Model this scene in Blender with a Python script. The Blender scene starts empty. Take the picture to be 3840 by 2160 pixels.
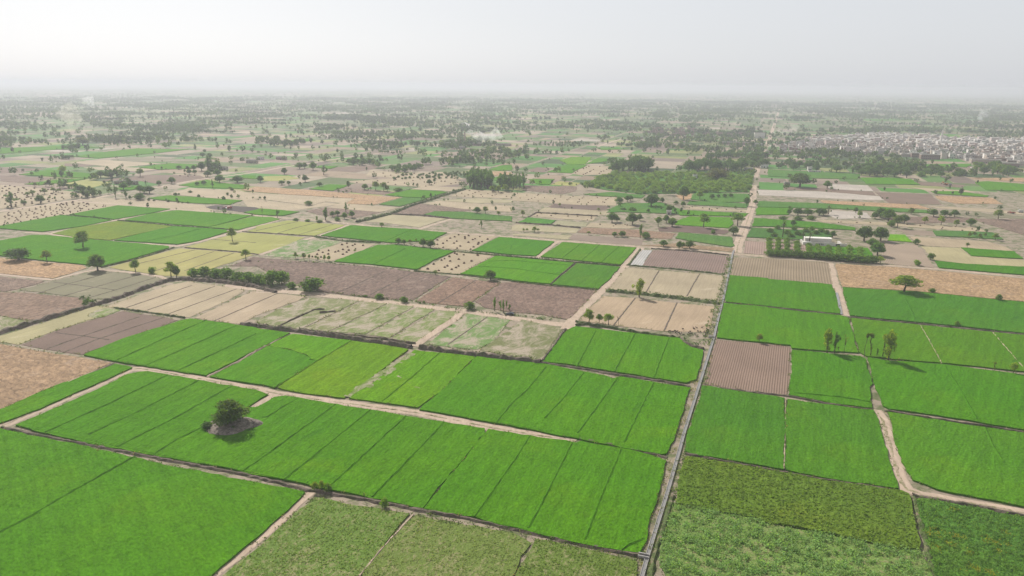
import bpy, bmesh, math, random
import numpy as np
from mathutils import Vector, Matrix
from mathutils.geometry import tessellate_polygon

SC = bpy.context.scene
COL = SC.collection
rnd = random.Random(7)
nr = np.random.default_rng(11)
R = math.radians

# ------------------------------------------------------------------ camera
IW, IH, FPX = 3840.0, 2160.0, 2750.0
CAM_H = 120.0
ROLL = R(0.5)
PITCH = math.atan((1080 - 318) / FPX)
cs, sn = math.cos(ROLL), math.sin(ROLL)
DOWN = Vector((0, -math.sin(PITCH), -math.cos(PITCH)))
FWD = Vector((0, math.cos(PITCH), -math.sin(PITCH)))
RIGHT = Vector((cs, 0, 0)) - sn * DOWN
UP = -(Vector((sn, 0, 0)) + cs * DOWN)
cam = bpy.data.cameras.new('camera')
cam.sensor_width = 36
cam.lens = FPX / IW * 36
cam.clip_start = 1.0
cam.clip_end = 60000
camo = bpy.data.objects.new('camera', cam)
COL.objects.link(camo)
mw = Matrix.Identity(4)
for i in range(3):
    mw[i][0], mw[i][1], mw[i][2] = RIGHT[i], UP[i], -FWD[i]
mw[2][3] = CAM_H
camo.matrix_world = mw
SC.camera = camo

# ------------------------------------------------------------------ sun, sky, exposure
SUN_AZ, SUN_EL = R(-30), R(39)
sunv = Vector((math.sin(SUN_AZ) * math.cos(SUN_EL), math.cos(SUN_AZ) * math.cos(SUN_EL), math.sin(SUN_EL)))
sl = bpy.data.lights.new('sun', 'SUN')
sl.energy = 4.6
sl.angle = R(0.6)
sl.color = (1.0, 0.95, 0.87)
so = bpy.data.objects.new('sun', sl)
COL.objects.link(so)
so.rotation_euler = sunv.to_track_quat('Z', 'Y').to_euler()
world = bpy.data.worlds.new('World')
SC.world = world
world.use_nodes = True
wn, wl = world.node_tree.nodes, world.node_tree.links
wn.clear()
sky = wn.new('ShaderNodeTexSky')
sky.sky_type = 'NISHITA'
sky.sun_disc = False
sky.sun_elevation = SUN_EL
sky.sun_rotation = SUN_AZ
sky.altitude = 100
sky.air_density = 1.0
sky.dust_density = 2.0
sky.ozone_density = 1.0
hsv = wn.new('ShaderNodeHueSaturation')
hsv.inputs['Saturation'].default_value = 0.35
bg = wn.new('ShaderNodeBackground')
bg.inputs['Strength'].default_value = 0.10
wo = wn.new('ShaderNodeOutputWorld')
wl.new(sky.outputs[0], hsv.inputs['Color'])
milk = wn.new('ShaderNodeMix')      # thick summer dust: the sky is mostly an even milky white
milk.data_type = 'RGBA'
milk.inputs[0].default_value = 0.74
milk.inputs[7].default_value = (6.3, 6.5, 6.85, 1)
wl.new(hsv.outputs[0], milk.inputs[6])
wtc = wn.new('ShaderNodeTexCoord')     # dusty skies are brightest low down and darker overhead
wsep = wn.new('ShaderNodeSeparateXYZ')
wl.new(wtc.outputs['Generated'], wsep.inputs[0])
wmr = wn.new('ShaderNodeMapRange')
wmr.inputs[1].default_value, wmr.inputs[2].default_value, wmr.inputs[3].default_value, wmr.inputs[4].default_value = 0.12, 0.75, 1.0, 0.42
wl.new(wsep.outputs['Z'], wmr.inputs[0])
dim = wn.new('ShaderNodeMix')
dim.data_type = 'RGBA'
dim.blend_type = 'MULTIPLY'
dim.inputs[0].default_value = 1.0
wl.new(milk.outputs[2], dim.inputs[6])
wcc = wn.new('ShaderNodeCombineColor')
for k_ in range(3): wl.new(wmr.outputs[0], wcc.inputs[k_])
wl.new(wcc.outputs[0], dim.inputs[7])
wl.new(dim.outputs[2], bg.inputs[0])
wl.new(bg.outputs[0], wo.inputs[0])
SC.view_settings.view_transform = 'Standard'
SC.view_settings.look = 'None'
SC.view_settings.gamma = 1
SC.view_settings.exposure = 0.27
SC.cycles.volume_bounces = 2
SC.cycles.max_bounces = 6
SC.cycles.transparent_max_bounces = 8
SC.cycles.volume_step_rate = 4.0
SC.cycles.volume_max_steps = 128

# ------------------------------------------------------------------ picture point -> ground point
def ray(X, Y):
    x, y = (X - IW / 2) / FPX, (Y - IH / 2) / FPX
    return (FWD + x * RIGHT - y * UP)
def ground(X, Y, z=0.0):
    d = ray(X, Y)
    t = (z - CAM_H) / d.z
    return Vector((d.x * t, d.y * t, z))
CR = {}
for r_, y0 in zip('ABCD', (300, 760, 1200, 1620)):
    for c_ in range(4):
        CR[r_ + str(c_ + 1)] = (960 * c_, y0)
def pix(crop, u, v):
    x0, y0 = CR[crop]
    return x0 + u * 0.372671, y0 + v * 0.372671
def P(crop, u, v):
    return ground(*pix(crop, u, v))
def pts(s):
    out, crop = [], None
    for t in s.replace('|', ' ').split():
        if ',' in t:
            u, v = t.split(',')
            out.append(P(crop, float(u), float(v)).to_2d())
        else:
            crop = t
    return out
def hgt(crop, u, v, dv):
    a = P(crop, u, v)
    b = P(crop, u, v - dv)
    return CAM_H * (1 - a.to_2d().length / b.to_2d().length)
def wid(crop, u, v, du):
    return (P(crop, u + du, v) - P(crop, u, v)).length
GA = R(-18.3)
E1 = Vector((math.cos(GA), math.sin(GA)))
E2 = Vector((-math.sin(GA), math.cos(GA)))

# ------------------------------------------------------------------ helpers
def tag(o, label=None, cat=None, group=None, kind=None):
    if label: o['label'] = label
    if cat: o['category'] = cat
    if group: o['group'] = group
    if kind: o['kind'] = kind
    return o
def mesh(name, V, F, mats=(), mi=None, tint=None, smooth=False):
    me = bpy.data.meshes.new(name)
    me.from_pydata([tuple(v) for v in V], [], [tuple(f) for f in F])
    for m in mats: me.materials.append(m)
    if mi is not None: me.polygons.foreach_set('material_index', list(mi))
    if tint is not None:
        a = me.color_attributes.new('tint', 'FLOAT_COLOR', 'POINT')
        t = np.asarray(tint, dtype=np.float32)
        if t.shape[1] == 3: t = np.c_[t, np.ones(len(t))]
        a.data.foreach_set('color', t.astype(np.float32).ravel())
    if smooth: me.polygons.foreach_set('use_smooth', [True] * len(me.polygons))
    me.update()
    return me
def quads(name, V, mats=(), tint=None):
    """V: (n,4,3) numpy array of separate quads, fast path"""
    n = len(V)
    me = bpy.data.meshes.new(name)
    me.vertices.add(n * 4); me.loops.add(n * 4); me.polygons.add(n)
    me.vertices.foreach_set('co', np.asarray(V, dtype=np.float32).ravel())
    me.loops.foreach_set('vertex_index', np.arange(n * 4, dtype=np.int32))
    me.polygons.foreach_set('loop_start', np.arange(0, n * 4, 4, dtype=np.int32))
    for m in mats: me.materials.append(m)
    if tint is not None:
        a = me.color_attributes.new('tint', 'FLOAT_COLOR', 'POINT')
        t = np.repeat(np.c_[tint, np.ones(n)], 4, axis=0)
        a.data.foreach_set('color', t.astype(np.float32).ravel())
    me.update(calc_edges=True)
    me.validate()
    return me
def link(name, me, parent=None, loc=None, rz=0.0, sc=None):
    o = bpy.data.objects.new(name, me)
    COL.objects.link(o)
    if parent: o.parent = parent
    if loc is not None: o.location = loc
    if rz: o.rotation_euler = (0, 0, rz)
    if sc is not None: o.scale = sc
    return o
def copy_tree(o, parent=None):
    c = o.copy(); COL.objects.link(c)
    if parent: c.parent = parent
    for ch in list(o.children): copy_tree(ch, c)
    return c

# ------------------------------------------------------------------ materials
class NT:
    def __init__(s, name):
        s.m = bpy.data.materials.new(name); s.m.use_nodes = True
        s.n, s.l = s.m.node_tree.nodes, s.m.node_tree.links
        s.b = s.n['Principled BSDF']; s.b.inputs['Roughness'].default_value = 0.9
        s.b.inputs['Specular IOR Level'].default_value = 0.15
        s.tc = s.n.new('ShaderNodeTexCoord'); s.co = s.tc.outputs['Object']
    def put(s, sock, v):
        if isinstance(v, bpy.types.NodeSocket): s.l.new(v, sock)
        elif v is not None: sock.default_value = (*v, 1) if isinstance(v, tuple) and len(v) == 3 and sock.type == 'RGBA' else v
    def scale(s, x, y, z=1, rot=0):
        m = s.n.new('ShaderNodeMapping'); m.inputs['Scale'].default_value = (x, y, z); m.inputs['Rotation'].default_value = (0, 0, rot)
        s.l.new(s.co, m.inputs['Vector']); return m.outputs[0]
    def noise(s, sc, vec=None, det=3, rough=0.55, dist=0.0):
        t = s.n.new('ShaderNodeTexNoise'); s.l.new(vec or s.co, t.inputs['Vector'])
        t.inputs['Scale'].default_value = sc; t.inputs['Detail'].default_value = det; t.inputs['Roughness'].default_value = rough; t.inputs['Distortion'].default_value = dist
        return t.outputs['Fac']
    def wave(s, sc, vec=None, dist=1.0, dsc=1.0, axis='X'):
        t = s.n.new('ShaderNodeTexWave'); s.l.new(vec or s.co, t.inputs['Vector']); t.bands_direction = axis
        t.inputs['Scale'].default_value = sc; t.inputs['Distortion'].default_value = dist; t.inputs['Detail Scale'].default_value = dsc; t.inputs['Detail'].default_value = 2
        return t.outputs['Fac']
    def ramp(s, f, a, b, lo=0.0, hi=1.0):
        t = s.n.new('ShaderNodeMapRange'); s.l.new(f, t.inputs[0])
        for k, v in zip((1, 2, 3, 4), (a, b, lo, hi)): t.inputs[k].default_value = v
        return t.outputs[0]
    def mix(s, f, a, b, mode='MIX'):
        t = s.n.new('ShaderNodeMix'); t.data_type = 'RGBA'; t.blend_type = mode
        s.put(t.inputs[0], f); s.put(t.inputs[6], a); s.put(t.inputs[7], b); return t.outputs[2]
    def math(s, op, a, b):
        t = s.n.new('ShaderNodeMath'); t.operation = op; s.put(t.inputs[0], a); s.put(t.inputs[1], b); return t.outputs[0]
    def objcol(s):
        return s.n.new('ShaderNodeObjectInfo').outputs['Color']
    def objrnd(s):
        return s.n.new('ShaderNodeObjectInfo').outputs['Random']
    def attr(s, name='tint'):
        t = s.n.new('ShaderNodeAttribute'); t.attribute_name = name; return t.outputs['Color']
    def mul(s, col, f):
        """colour times a grey factor"""
        c = s.n.new('ShaderNodeCombineColor')
        for k in range(3): s.put(c.inputs[k], f)
        return s.mix(1.0, col, c.outputs[0], 'MULTIPLY')
    def base(s, c): s.put(s.b.inputs['Base Color'], c); return s
    def bump(s, h, strength=0.5, dist=0.3):
        b = s.n.new('ShaderNodeBump'); b.inputs['Strength'].default_value = strength; b.inputs['Distance'].default_value = dist
        s.l.new(h, b.inputs['Height']); s.l.new(b.outputs[0], s.b.inputs['Normal']); return s
    def translucent(s, col, w=0.35):
        t = s.n.new('ShaderNodeBsdfTranslucent'); s.put(t.inputs[0], col)
        x = s.n.new('ShaderNodeMixShader'); x.inputs[0].default_value = w
        o = s.n['Material Output']; s.l.new(s.b.outputs[0], x.inputs[1]); s.l.new(t.outputs[0], x.inputs[2]); s.l.new(x.outputs[0], o.inputs[0])
        return s

def flat(name, c, rough=0.8, spec=0.2, metal=0.0, var=0.12, sc=1.5):
    t = NT(name); f = t.ramp(t.noise(sc), 0.3, 0.7, 1 - var, 1 + var)
    t.base(t.mul(c, f)); t.b.inputs['Roughness'].default_value = rough; t.b.inputs['Specular IOR Level'].default_value = spec; t.b.inputs['Metallic'].default_value = metal
    return t.m

M = {}
def crop_mat():
    t = NT('crop'); c = t.objcol(); t.b.inputs['Specular IOR Level'].default_value = .03
    big = t.ramp(t.noise(0.022, det=4), 0.35, 0.68)
    mid = t.ramp(t.noise(0.3, t.scale(1, .4), det=4, rough=.6), 0.3, 0.7, 0.90, 1.09)
    row = t.ramp(t.noise(0.75, t.scale(1, .045), det=2), 0.3, 0.7, 0.90, 1.08)
    fin = t.noise(1.3, t.scale(1, .6), det=4, rough=.7)
    k = t.math('MULTIPLY', t.math('MULTIPLY', mid, row), t.ramp(fin, 0.32, 0.68, 0.72, 1.26))
    c2 = t.mix(1.0, c, (0.84, 0.96, 1.1), 'MULTIPLY'); c3 = t.mix(1.0, c, (0.62, .76, 1.15), 'MULTIPLY')
    lush = t.ramp(t.noise(0.045, t.scale(1.3, .8), det=5, rough=.65, dist=.7), 0.63, 0.74, 0, .8)
    c4 = t.mix(1.0, c, (1.32, 1.08, 1.0), 'MULTIPLY'); dry = t.ramp(t.noise(0.035, t.scale(.8, 1.3, rot=.5), det=5, rough=.6), 0.56, 0.72, 0, .75)
    t.base(t.mul(t.mix(dry, t.mix(lush, t.mix(big, c2, c), c3), c4), k))
    h = t.math('ADD', t.math('MULTIPLY', fin, 0.8), t.noise(0.5, t.scale(1, .3), det=2))
    t.bump(h, 1.0, 0.5); M['crop'] = t.m
    t = NT('crop_edge'); c = t.objcol(); t.b.inputs['Specular IOR Level'].default_value = .03  # darker crop copy: shade painted into plot sides and ridge lines
    f = t.ramp(t.noise(1.2, det=4), 0.3, 0.7, 0.65, 1.05)
    t.base(t.mul(t.mix(1.0, c, (.85, .95, .95), 'MULTIPLY'), f)); t.bump(t.noise(2.0), .8, .3); M['crop_edge'] = t.m
def stubble_mat():
    t = NT('stubble'); c = t.objcol()
    big = t.ramp(t.noise(0.03, det=5, rough=.6), 0.32, 0.7, 0.86, 1.12)
    st = t.ramp(t.noise(0.9, t.scale(1, .06), det=3), 0.3, 0.7, 0.91, 1.09)
    fin = t.ramp(t.noise(1.6, det=4, rough=.7), 0.3, 0.7, 0.86, 1.12)
    pale = t.ramp(t.noise(0.05, det=5, rough=.65, dist=.6), 0.62, 0.75)
    cc = t.mix(t.math('MULTIPLY', pale, 0.5), c, (0.58, 0.49, 0.38))
    t.base(t.mul(cc, t.math('MULTIPLY', big, t.math('MULTIPLY', st, fin)))); t.bump(t.noise(1.3, det=3), .5, .12); M['stubble'] = t.m
def plow_mat(name, per, amp, edge):
    t = NT(name); c = t.objcol()
    w = t.wave(0.314 / per, dist=1.1, dsc=0.12)
    big = t.ramp(t.noise(0.04, det=4), 0.3, 0.7, 0.88, 1.12)
    fin = t.ramp(t.noise(1.3, det=4, rough=.7), 0.3, 0.7, 0.85, 1.15)
    wv = t.ramp(w, 0.15, 0.85, 1 - amp, 1 + amp)
    t.base(t.mul(c, t.math('MULTIPLY', wv, t.math('MULTIPLY', big, fin)))); t.bump(t.math('ADD', t.math('MULTIPLY', w, 1.2), t.noise(1.5)), .7, .2); M[name] = t.m
def mottle_mat():
    t = NT('mottled'); c = t.objcol()
    a = t.noise(0.55, t.scale(1, .55), det=6, rough=.72, dist=.8)
    b = t.noise(0.06, det=4)
    f = t.ramp(a, 0.36, 0.66)
    cc = t.mix(f, t.mul(c, 0.55), t.mul(c, 1.35))
    pale = t.ramp(t.noise(0.09, det=5, rough=.7, dist=1.), 0.55, 0.72, 0.0, .5)
    cc = t.mix(pale, cc, (0.40, 0.31, 0.25))
    t.base(t.mul(cc, t.ramp(b, .3, .7, .85, 1.15))); t.bump(a, 1.0, .9); M['mottled'] = t.m
def scrub_mat():
    t = NT('scrub'); c = t.objcol()
    p = t.ramp(t.noise(0.10, t.scale(1, .6), det=8, rough=.74, dist=1.2), 0.44, 0.57, 0, .95)
    fin = t.noise(1.1, det=4, rough=.7)
    tan = t.mix(t.ramp(fin, .3, .7), (0.30, 0.245, 0.185), (0.45, 0.38, 0.305))
    grn = t.mix(t.ramp(fin, .3, .7), t.mul(c, .75), t.mul(c, 1.2))
    t.base(t.mix(p, grn, tan)); t.bump(fin, .5, .2); M['scrub'] = t.m
def mix_mat():
    t = NT('mixed'); c = t.objcol()
    p = t.noise(0.85, t.scale(1, .6), det=5, rough=.7, dist=.5)
    q = t.noise(0.035, det=4)
    f = t.ramp(t.math('ADD', p, t.ramp(q, .3, .7, -.08, .08)), 0.50, 0.64, 0, .85)
    fin = t.noise(2.2, det=3)
    grn = t.mix(t.ramp(fin, .3, .7), t.mul(c, .65), t.mul(c, 1.3))
    tan = t.mix(t.ramp(fin, .3, .7), (0.20, 0.19, 0.08), (0.34, 0.31, 0.17))
    t.base(t.mix(f, grn, tan)); t.bump(p, .9, .5); M['mixed'] = t.m
def ground_mat():
    t = NT('ground'); a = t.noise(0.02, det=6, rough=.6); b = t.noise(0.6, det=5, rough=.7)
    c = t.mix(t.ramp(b, .3, .7), (0.25, 0.205, 0.155), (0.37, 0.30, 0.235))
    g = t.mix(t.ramp(t.noise(1.2, det=3), .3, .7), (0.06, 0.09, 0.022), (0.12, 0.155, 0.05))
    w = t.ramp(t.noise(0.14, det=6, rough=.7, dist=.6), 0.46, 0.58, 0, .8)
    t.base(t.mul(t.mix(w, c, g), t.ramp(a, .3, .7, .85, 1.15))); t.bump(b, .6, .25); M['ground'] = t.m
    t = NT('patch'); c = t.attr(); b = t.noise(0.5, det=4, rough=.7); a = t.noise(0.03, det=4)
    t.base(t.mul(c, t.math('MULTIPLY', t.ramp(b, .3, .7, .8, 1.2), t.ramp(a, .3, .7, .85, 1.15)))); t.bump(b, .5, .3); M['patch'] = t.m
    t = NT('track_dirt'); b = t.noise(0.9, t.scale(1, .2), det=5, rough=.7); a = t.noise(0.1, det=4)
    c = t.mix(t.ramp(b, .3, .7), (0.38, 0.29, 0.22), (0.53, 0.42, 0.33))
    g = t.ramp(t.noise(0.5, t.scale(1, .3), det=5, rough=.7), .60, .70, 0, .6)
    t.base(t.mul(t.mix(g, c, (.20, .19, .09)), t.ramp(a, .3, .7, .88, 1.1))); t.bump(b, .4, .15); M['track'] = t.m
    t = NT('bank_soil'); b = t.noise(0.8, det=5, rough=.7)
    c = t.mix(t.ramp(b, .3, .7), (0.10, 0.078, 0.065), (0.22, 0.17, 0.14))
    g = t.ramp(t.noise(0.35, det=5, rough=.7), .48, .62, 0, .7)
    t.base(t.mix(g, c, (.07, .09, .03))); t.bump(b, 1., .5); M['bank'] = t.m
    t = NT('weedy_bank'); b = t.noise(0.9, det=5, rough=.7)
    c = t.mix(t.ramp(b, .3, .7), (0.05, 0.075, 0.022), (0.13, 0.17, 0.06))
    g = t.ramp(t.noise(0.3, det=5, rough=.7), .52, .66, 0, .8)
    t.base(t.mix(g, c, (.28, .22, .16))); t.bump(b, 1., .6); M['weedy'] = t.m
crop_mat(); stubble_mat(); mottle_mat(); scrub_mat(); mix_mat(); ground_mat()
plow_mat('plowed', 1.0, .075, 0); plow_mat('furrowed', 1.7, .12, 0); plow_mat('tilled', 1.1, .07, 0)
def leaf_mat(name, tr=0.35):
    t = NT(name); c = t.mix(1.0, t.objcol(), t.attr(), 'MULTIPLY')
    t.base(c); t.b.inputs['Roughness'].default_value = .65
    t.translucent(t.mix(1.0, c, (1.6, 1.7, .6), 'MULTIPLY'), tr); M[name] = t.m
leaf_mat('leaf', .5); leaf_mat('weed_leaf', .3)
M['bark'] = flat('bark', (0.10, 0.075, 0.055), .9)
M['far_leaf'] = None
t_ = NT('far_leaf'); c_ = t_.attr(); t_.base(c_); t_.translucent(t_.mix(1.0, c_, (1.5, 1.6, .7), 'MULTIPLY'), .42); M['far_leaf'] = t_.m
t_ = NT('straw_heap'); b_ = t_.noise(3.0, det=4, rough=.7)
t_.base(t_.mix(t_.ramp(b_, .3, .7), (0.085, 0.052, 0.036), (0.22, 0.145, 0.095))); t_.bump(b_, .9, .3); M['heap'] = t_.m

# ------------------------------------------------------------------ ground sheet and far farmland
def ground_sheet():
    V, F = [], []
    rings = [0, 150, 400, 1000, 3000, 9000, 27000]
    n = 64
    V.append((0, 0, 0))
    for r in rings[1:]:
        for k in range(n):
            a = 2 * math.pi * k / n
            V.append((r * math.cos(a), r * math.sin(a), 0))
    for k in range(n): F.append((0, 1 + k, 1 + (k + 1) % n))
    for j in range(len(rings) - 2):
        for k in range(n):
            a, b = 1 + j * n + k, 1 + j * n + (k + 1) % n
            F.append((a, a + n, b + n, b))
    o = link('ground', mesh('ground', V, F, [M['ground']]))
    tag(o, 'bare tan soil and dry weeds between all the fields', 'ground', kind='structure')
ground_sheet()

def project(x, y, z=0):
    d = Vector((x, y, z - CAM_H)); k = d.dot(FWD)
    return (IW / 2 + FPX * d.dot(RIGHT) / k, IH / 2 - FPX * d.dot(UP) / k, k)
PAL = [((.33, .27, .20), 13), ((.25, .19, .145), 12), ((.20, .155, .125), 11), ((.30, .225, .155), 6), ((.23, .245, .09), 12), ((.06, .19, .022), 13), ((.09, .18, .04), 13), ((.11, .155, .05), 13), ((.055, .10, .03), 9), ((.42, .37, .31), 1.5)]
PW = [w for _, w in PAL]
def near_zone(x, y):
    """the part of the ground where every field is laid out one by one"""
    if y < 100: return False
    X, Y, k = project(x, y)
    return -260 < X < 4100 and 745 < Y
def patchwork():
    V, T = [], []
    def cell(a, b, c, d, depth, big):
        w, h = c - a, d - b
        lim = big * rnd.uniform(.7, 1.6)
        if (w > lim or h > lim) and depth < 9:
            f = rnd.choice((.5, .5, .33, .66, .42))
            if w / 1.3 > h or (w > h * .55 and rnd.random() < .35):
                m = a + w * f; cell(a, b, m, d, depth + 1, big); cell(m, b, c, d, depth + 1, big)
            else:
                m = b + h * f; cell(a, b, c, m, depth + 1, big); cell(a, m, c, d, depth + 1, big)
            return
        p = E1 * ((a + c) / 2) + E2 * ((b + d) / 2)
        if near_zone(p.x, p.y) or near_zone(p.x, p.y - 45): return
        g = rnd.uniform(.5, 1.6) * (1 if big < 80 else 2)
        q = [(a + g, b + g), (c - g, b + g), (c - g, d - g), (a + g, d - g)]
        V.append([(*(E1 * x + E2 * y), .03) for x, y in q])
        col = rnd.choices(PAL, PW)[0][0]; k = rnd.uniform(.82, 1.16)
        if p.length > 1900 and rnd.random() < .45: col = rnd.choice(((.075, .12, .036), (.10, .145, .05), (.085, .17, .035), (.15, .17, .07)))
        T.append([k * ch for ch in col])
    B = 340
    for i in range(-60, 61):
        for j in range(-3, 48):
            p = E1 * (i * B) + E2 * (j * B)
            if abs(p.x) > 350 + .95 * max(p.y, 0) or p.y < -500 or p.length > 12500: continue
            D = p.length
            cell(i * B + 3, j * B + 3, (i + 1) * B - 3, (j + 1) * B - 3, 0, 62 if D < 2500 else 95 if D < 5000 else 170)
    B = 1400
    for i in range(-20, 21):
        for j in range(0, 20):
            p = E1 * (i * B) + E2 * (j * B)
            if abs(p.x) > 1.0 * max(p.y, 0) + 500 or not 12500 <= p.length < 25000: continue
            cell(i * B + 3, j * B + 3, (i + 1) * B - 3, (j + 1) * B - 3, 0, 420)
    o = link('farmland', quads('farmland', np.array(V), [M['patch']], np.array(T)))
    tag(o, 'patchwork of small tan and green plots reaching to the horizon', 'farmland', kind='structure')
patchwork()

# ------------------------------------------------------------------ fields
COLS = {  # crop name: (object name, material, height, colour)
 'G': ('green_field', 'crop', .55, (.080, .218, .006)), 'D': ('green_field', 'crop', .55, (.069, .196, .011)),
 'L': ('lime_field', 'crop', .45, (.125, .255, .006)), 'K': ('lime_field', 'crop', .35, (.15, .24, .018)),
 'Y': ('pale_field', 'stubble', .12, (.30, .30, .085)), 'S': ('stubble_field', 'stubble', .06, (.385, .312, .212)),
 'Z': ('stubble_field', 'stubble', .06, (.36, .315, .195)), 'O': ('straw_field', 'mottled', .15, (.42, .27, .15)),
 'M': ('harvested_field', 'mottled', .15, (.215, .152, .115)), 'B': ('ploughed_field', 'plowed', .05, (.20, .142, .108)),
 'F': ('furrowed_field', 'furrowed', .08, (.30, .225, .185)), 'E': ('grey_field', 'stubble', .1, (.20, .185, .115)),
 'C': ('scrub_field', 'scrub', .08, (.165, .19, .065)), 'X': ('mixed_crop_field', 'mixed', .35, (.125, .205, .035)),
 'N': ('cane_field', 'crop', .8, (.125, .19, .022)), 'H': ('stubble_field', 'stubble', .06, (.37, .30, .20)),
 'T': ('bare_field', 'tilled', .05, (.265, .205, .155)), 'U': ('burnt_field', 'tilled', .05, (.075, .06, .055)),
 'W': ('pale_field', 'stubble', .05, (.43, .38, .33)), 'V': ('vegetable_field', 'crop', .5, (.085, .19, .03)),
}
FIELDS = []
def ribbon(line, w, h, flat_top=.0, jit=.15, seg=2.5, closed=True):
    """raised strip along a ground polyline: points lists V, F"""
    L = []
    for a, b in zip(line, line[1:]):
        n = max(1, int((b - a).length / seg))
        L += [a.lerp(b, k / n) for k in range(n)]
    L.append(line[-1])
    V, F = [], []
    for i, p in enumerate(L):
        d = (L[min(i + 1, len(L) - 1)] - L[max(i - 1, 0)])
        d = d.normalized() if d.length > 1e-6 else Vector((1, 0))
        n = Vector((-d.y, d.x))
        j = lambda s: rnd.uniform(-s, s)
        ww = w * (1 + j(jit)); hh = h * (1 + j(jit * 1.6)); c = p + n * j(jit * w * .5)
        ft = flat_top * ww
        for off, z in ((-ww / 2, 0), (-ft / 2, hh * (1 + j(jit))), (ft / 2, hh), (ww / 2, 0)) if flat_top else ((-ww / 2, 0), (0, hh), (ww / 2, 0)):
            q = c + n * (off + j(jit * .3) * min(w, 2)); V.append((q.x, q.y, z))
    m = 4 if flat_top else 3
    for i in range(len(L) - 1):
        for k in range(m - 1):
            a = i * m + k; F.append((a, a + 1, a + m + 1, a + m))
    return V, F
def field(kind, label, poly, lines='', tint=1.0, z=None, rot=None):
    name, mat, h, col = COLS[kind]
    pl = pts(poly)
    if z is None: z = .06 + .004 * (len(FIELDS) % 12)
    # subdivide and roughen the outline
    cen = sum(pl, Vector((0, 0))) / len(pl)
    far = cen.length > 750
    step = 3.0 if not far else 14.0
    amp = .32 if not far else .5
    out = []
    for a, b in zip(pl, pl[1:] + pl[:1]):
        n = max(1, min(60, int((b - a).length / step))); nv = Vector((a.y - b.y, b.x - a.x)).normalized(); ph = rnd.uniform(0, 6.28); wl = rnd.uniform(7, 16)
        for k in range(n):
            q = a.lerp(b, k / n); w_ = math.sin(math.pi * k / n) * (.28 if not far else .8)
            q = q + nv * (w_ * (math.sin(ph + k * step / wl) + .6 * math.sin(2.7 * ph + k * step / wl * 2.3)))
            out.append(q + Vector((rnd.uniform(-amp, amp), rnd.uniform(-amp, amp))))
    e = max(((b - a) for a, b in zip(pl, pl[1:] + pl[:1])), key=lambda d: abs(d.dot(E2)))
    ang = math.atan2(e.y, e.x) - math.pi / 2 if rot is None else rot
    if abs(ang) > math.pi / 2: ang += math.pi if ang < 0 else -math.pi
    ca, sa = math.cos(-ang), math.sin(-ang)
    loc = lambda p: (ca * (p[0] - cen.x) - sa * (p[1] - cen.y), sa * (p[0] - cen.x) + ca * (p[1] - cen.y))
    top = [(*loc(p), z + h * rnd.uniform(.85, 1.1)) for p in out]
    n = len(top)
    tri = tessellate_polygon([[Vector((p[0], p[1], 0)) for p in top]])
    V = list(top); F = [tuple(t) for t in tri]
    F = [f if ((V[f[1]][0] - V[f[0]][0]) * (V[f[2]][1] - V[f[0]][1]) - (V[f[1]][1] - V[f[0]][1]) * (V[f[2]][0] - V[f[0]][0])) > 0 else f[::-1] for f in F]
    mi = [0] * len(F)
    V += [(p[0], p[1], 0) for p in top]
    for k in range(n):
        F.append((k, (k + 1) % n, n + (k + 1) % n, n + k)); mi.append(1)
    crop = mat in ('crop', 'mixed')
    for ln in [x for x in lines.split(';') if x.strip()]:
        w, hh = (1.05, .30) if crop else (.9, .2)
        l2 = pts(ln)
        RV, RF = ribbon(l2, w, hh, jit=.22, seg=2.0)
        b = len(V)
        V += [(*loc(v), v[2] + z + h * .93) for v in RV]
        F += [tuple(b + q for q in f) for f in RF]; mi += [2 if not crop else 1] * len(RF)
    me = mesh(name, V, F, [M[mat], M['crop_edge'] if crop else M[mat], M['bank']], mi)
    o = link(name, me, loc=(cen.x, cen.y, 0), rz=ang)
    t = (tint,) * 3 if isinstance(tint, (int, float)) else tint
    o.color = (col[0] * t[0], col[1] * t[1], col[2] * t[2], 1)
    tag(o, label, 'field', kind='structure')
    FIELDS.append((o, pl))
    return pl

def inside(p, poly):
    x, y = p; c = False
    for a, b in zip(poly, poly[1:] + poly[:1]):
        if (a.y > y) != (b.y > y) and x < (b.x - a.x) * (y - a.y) / (b.y - a.y) + a.x: c = not c
    return c
HAY = []
def hayfield(label, poly, sp, lines='', tint=1.0, kind='H', name='', order=True):
    pl = field(kind, label, poly, lines, tint)
    HAY.append((pl, sp, name))

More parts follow.
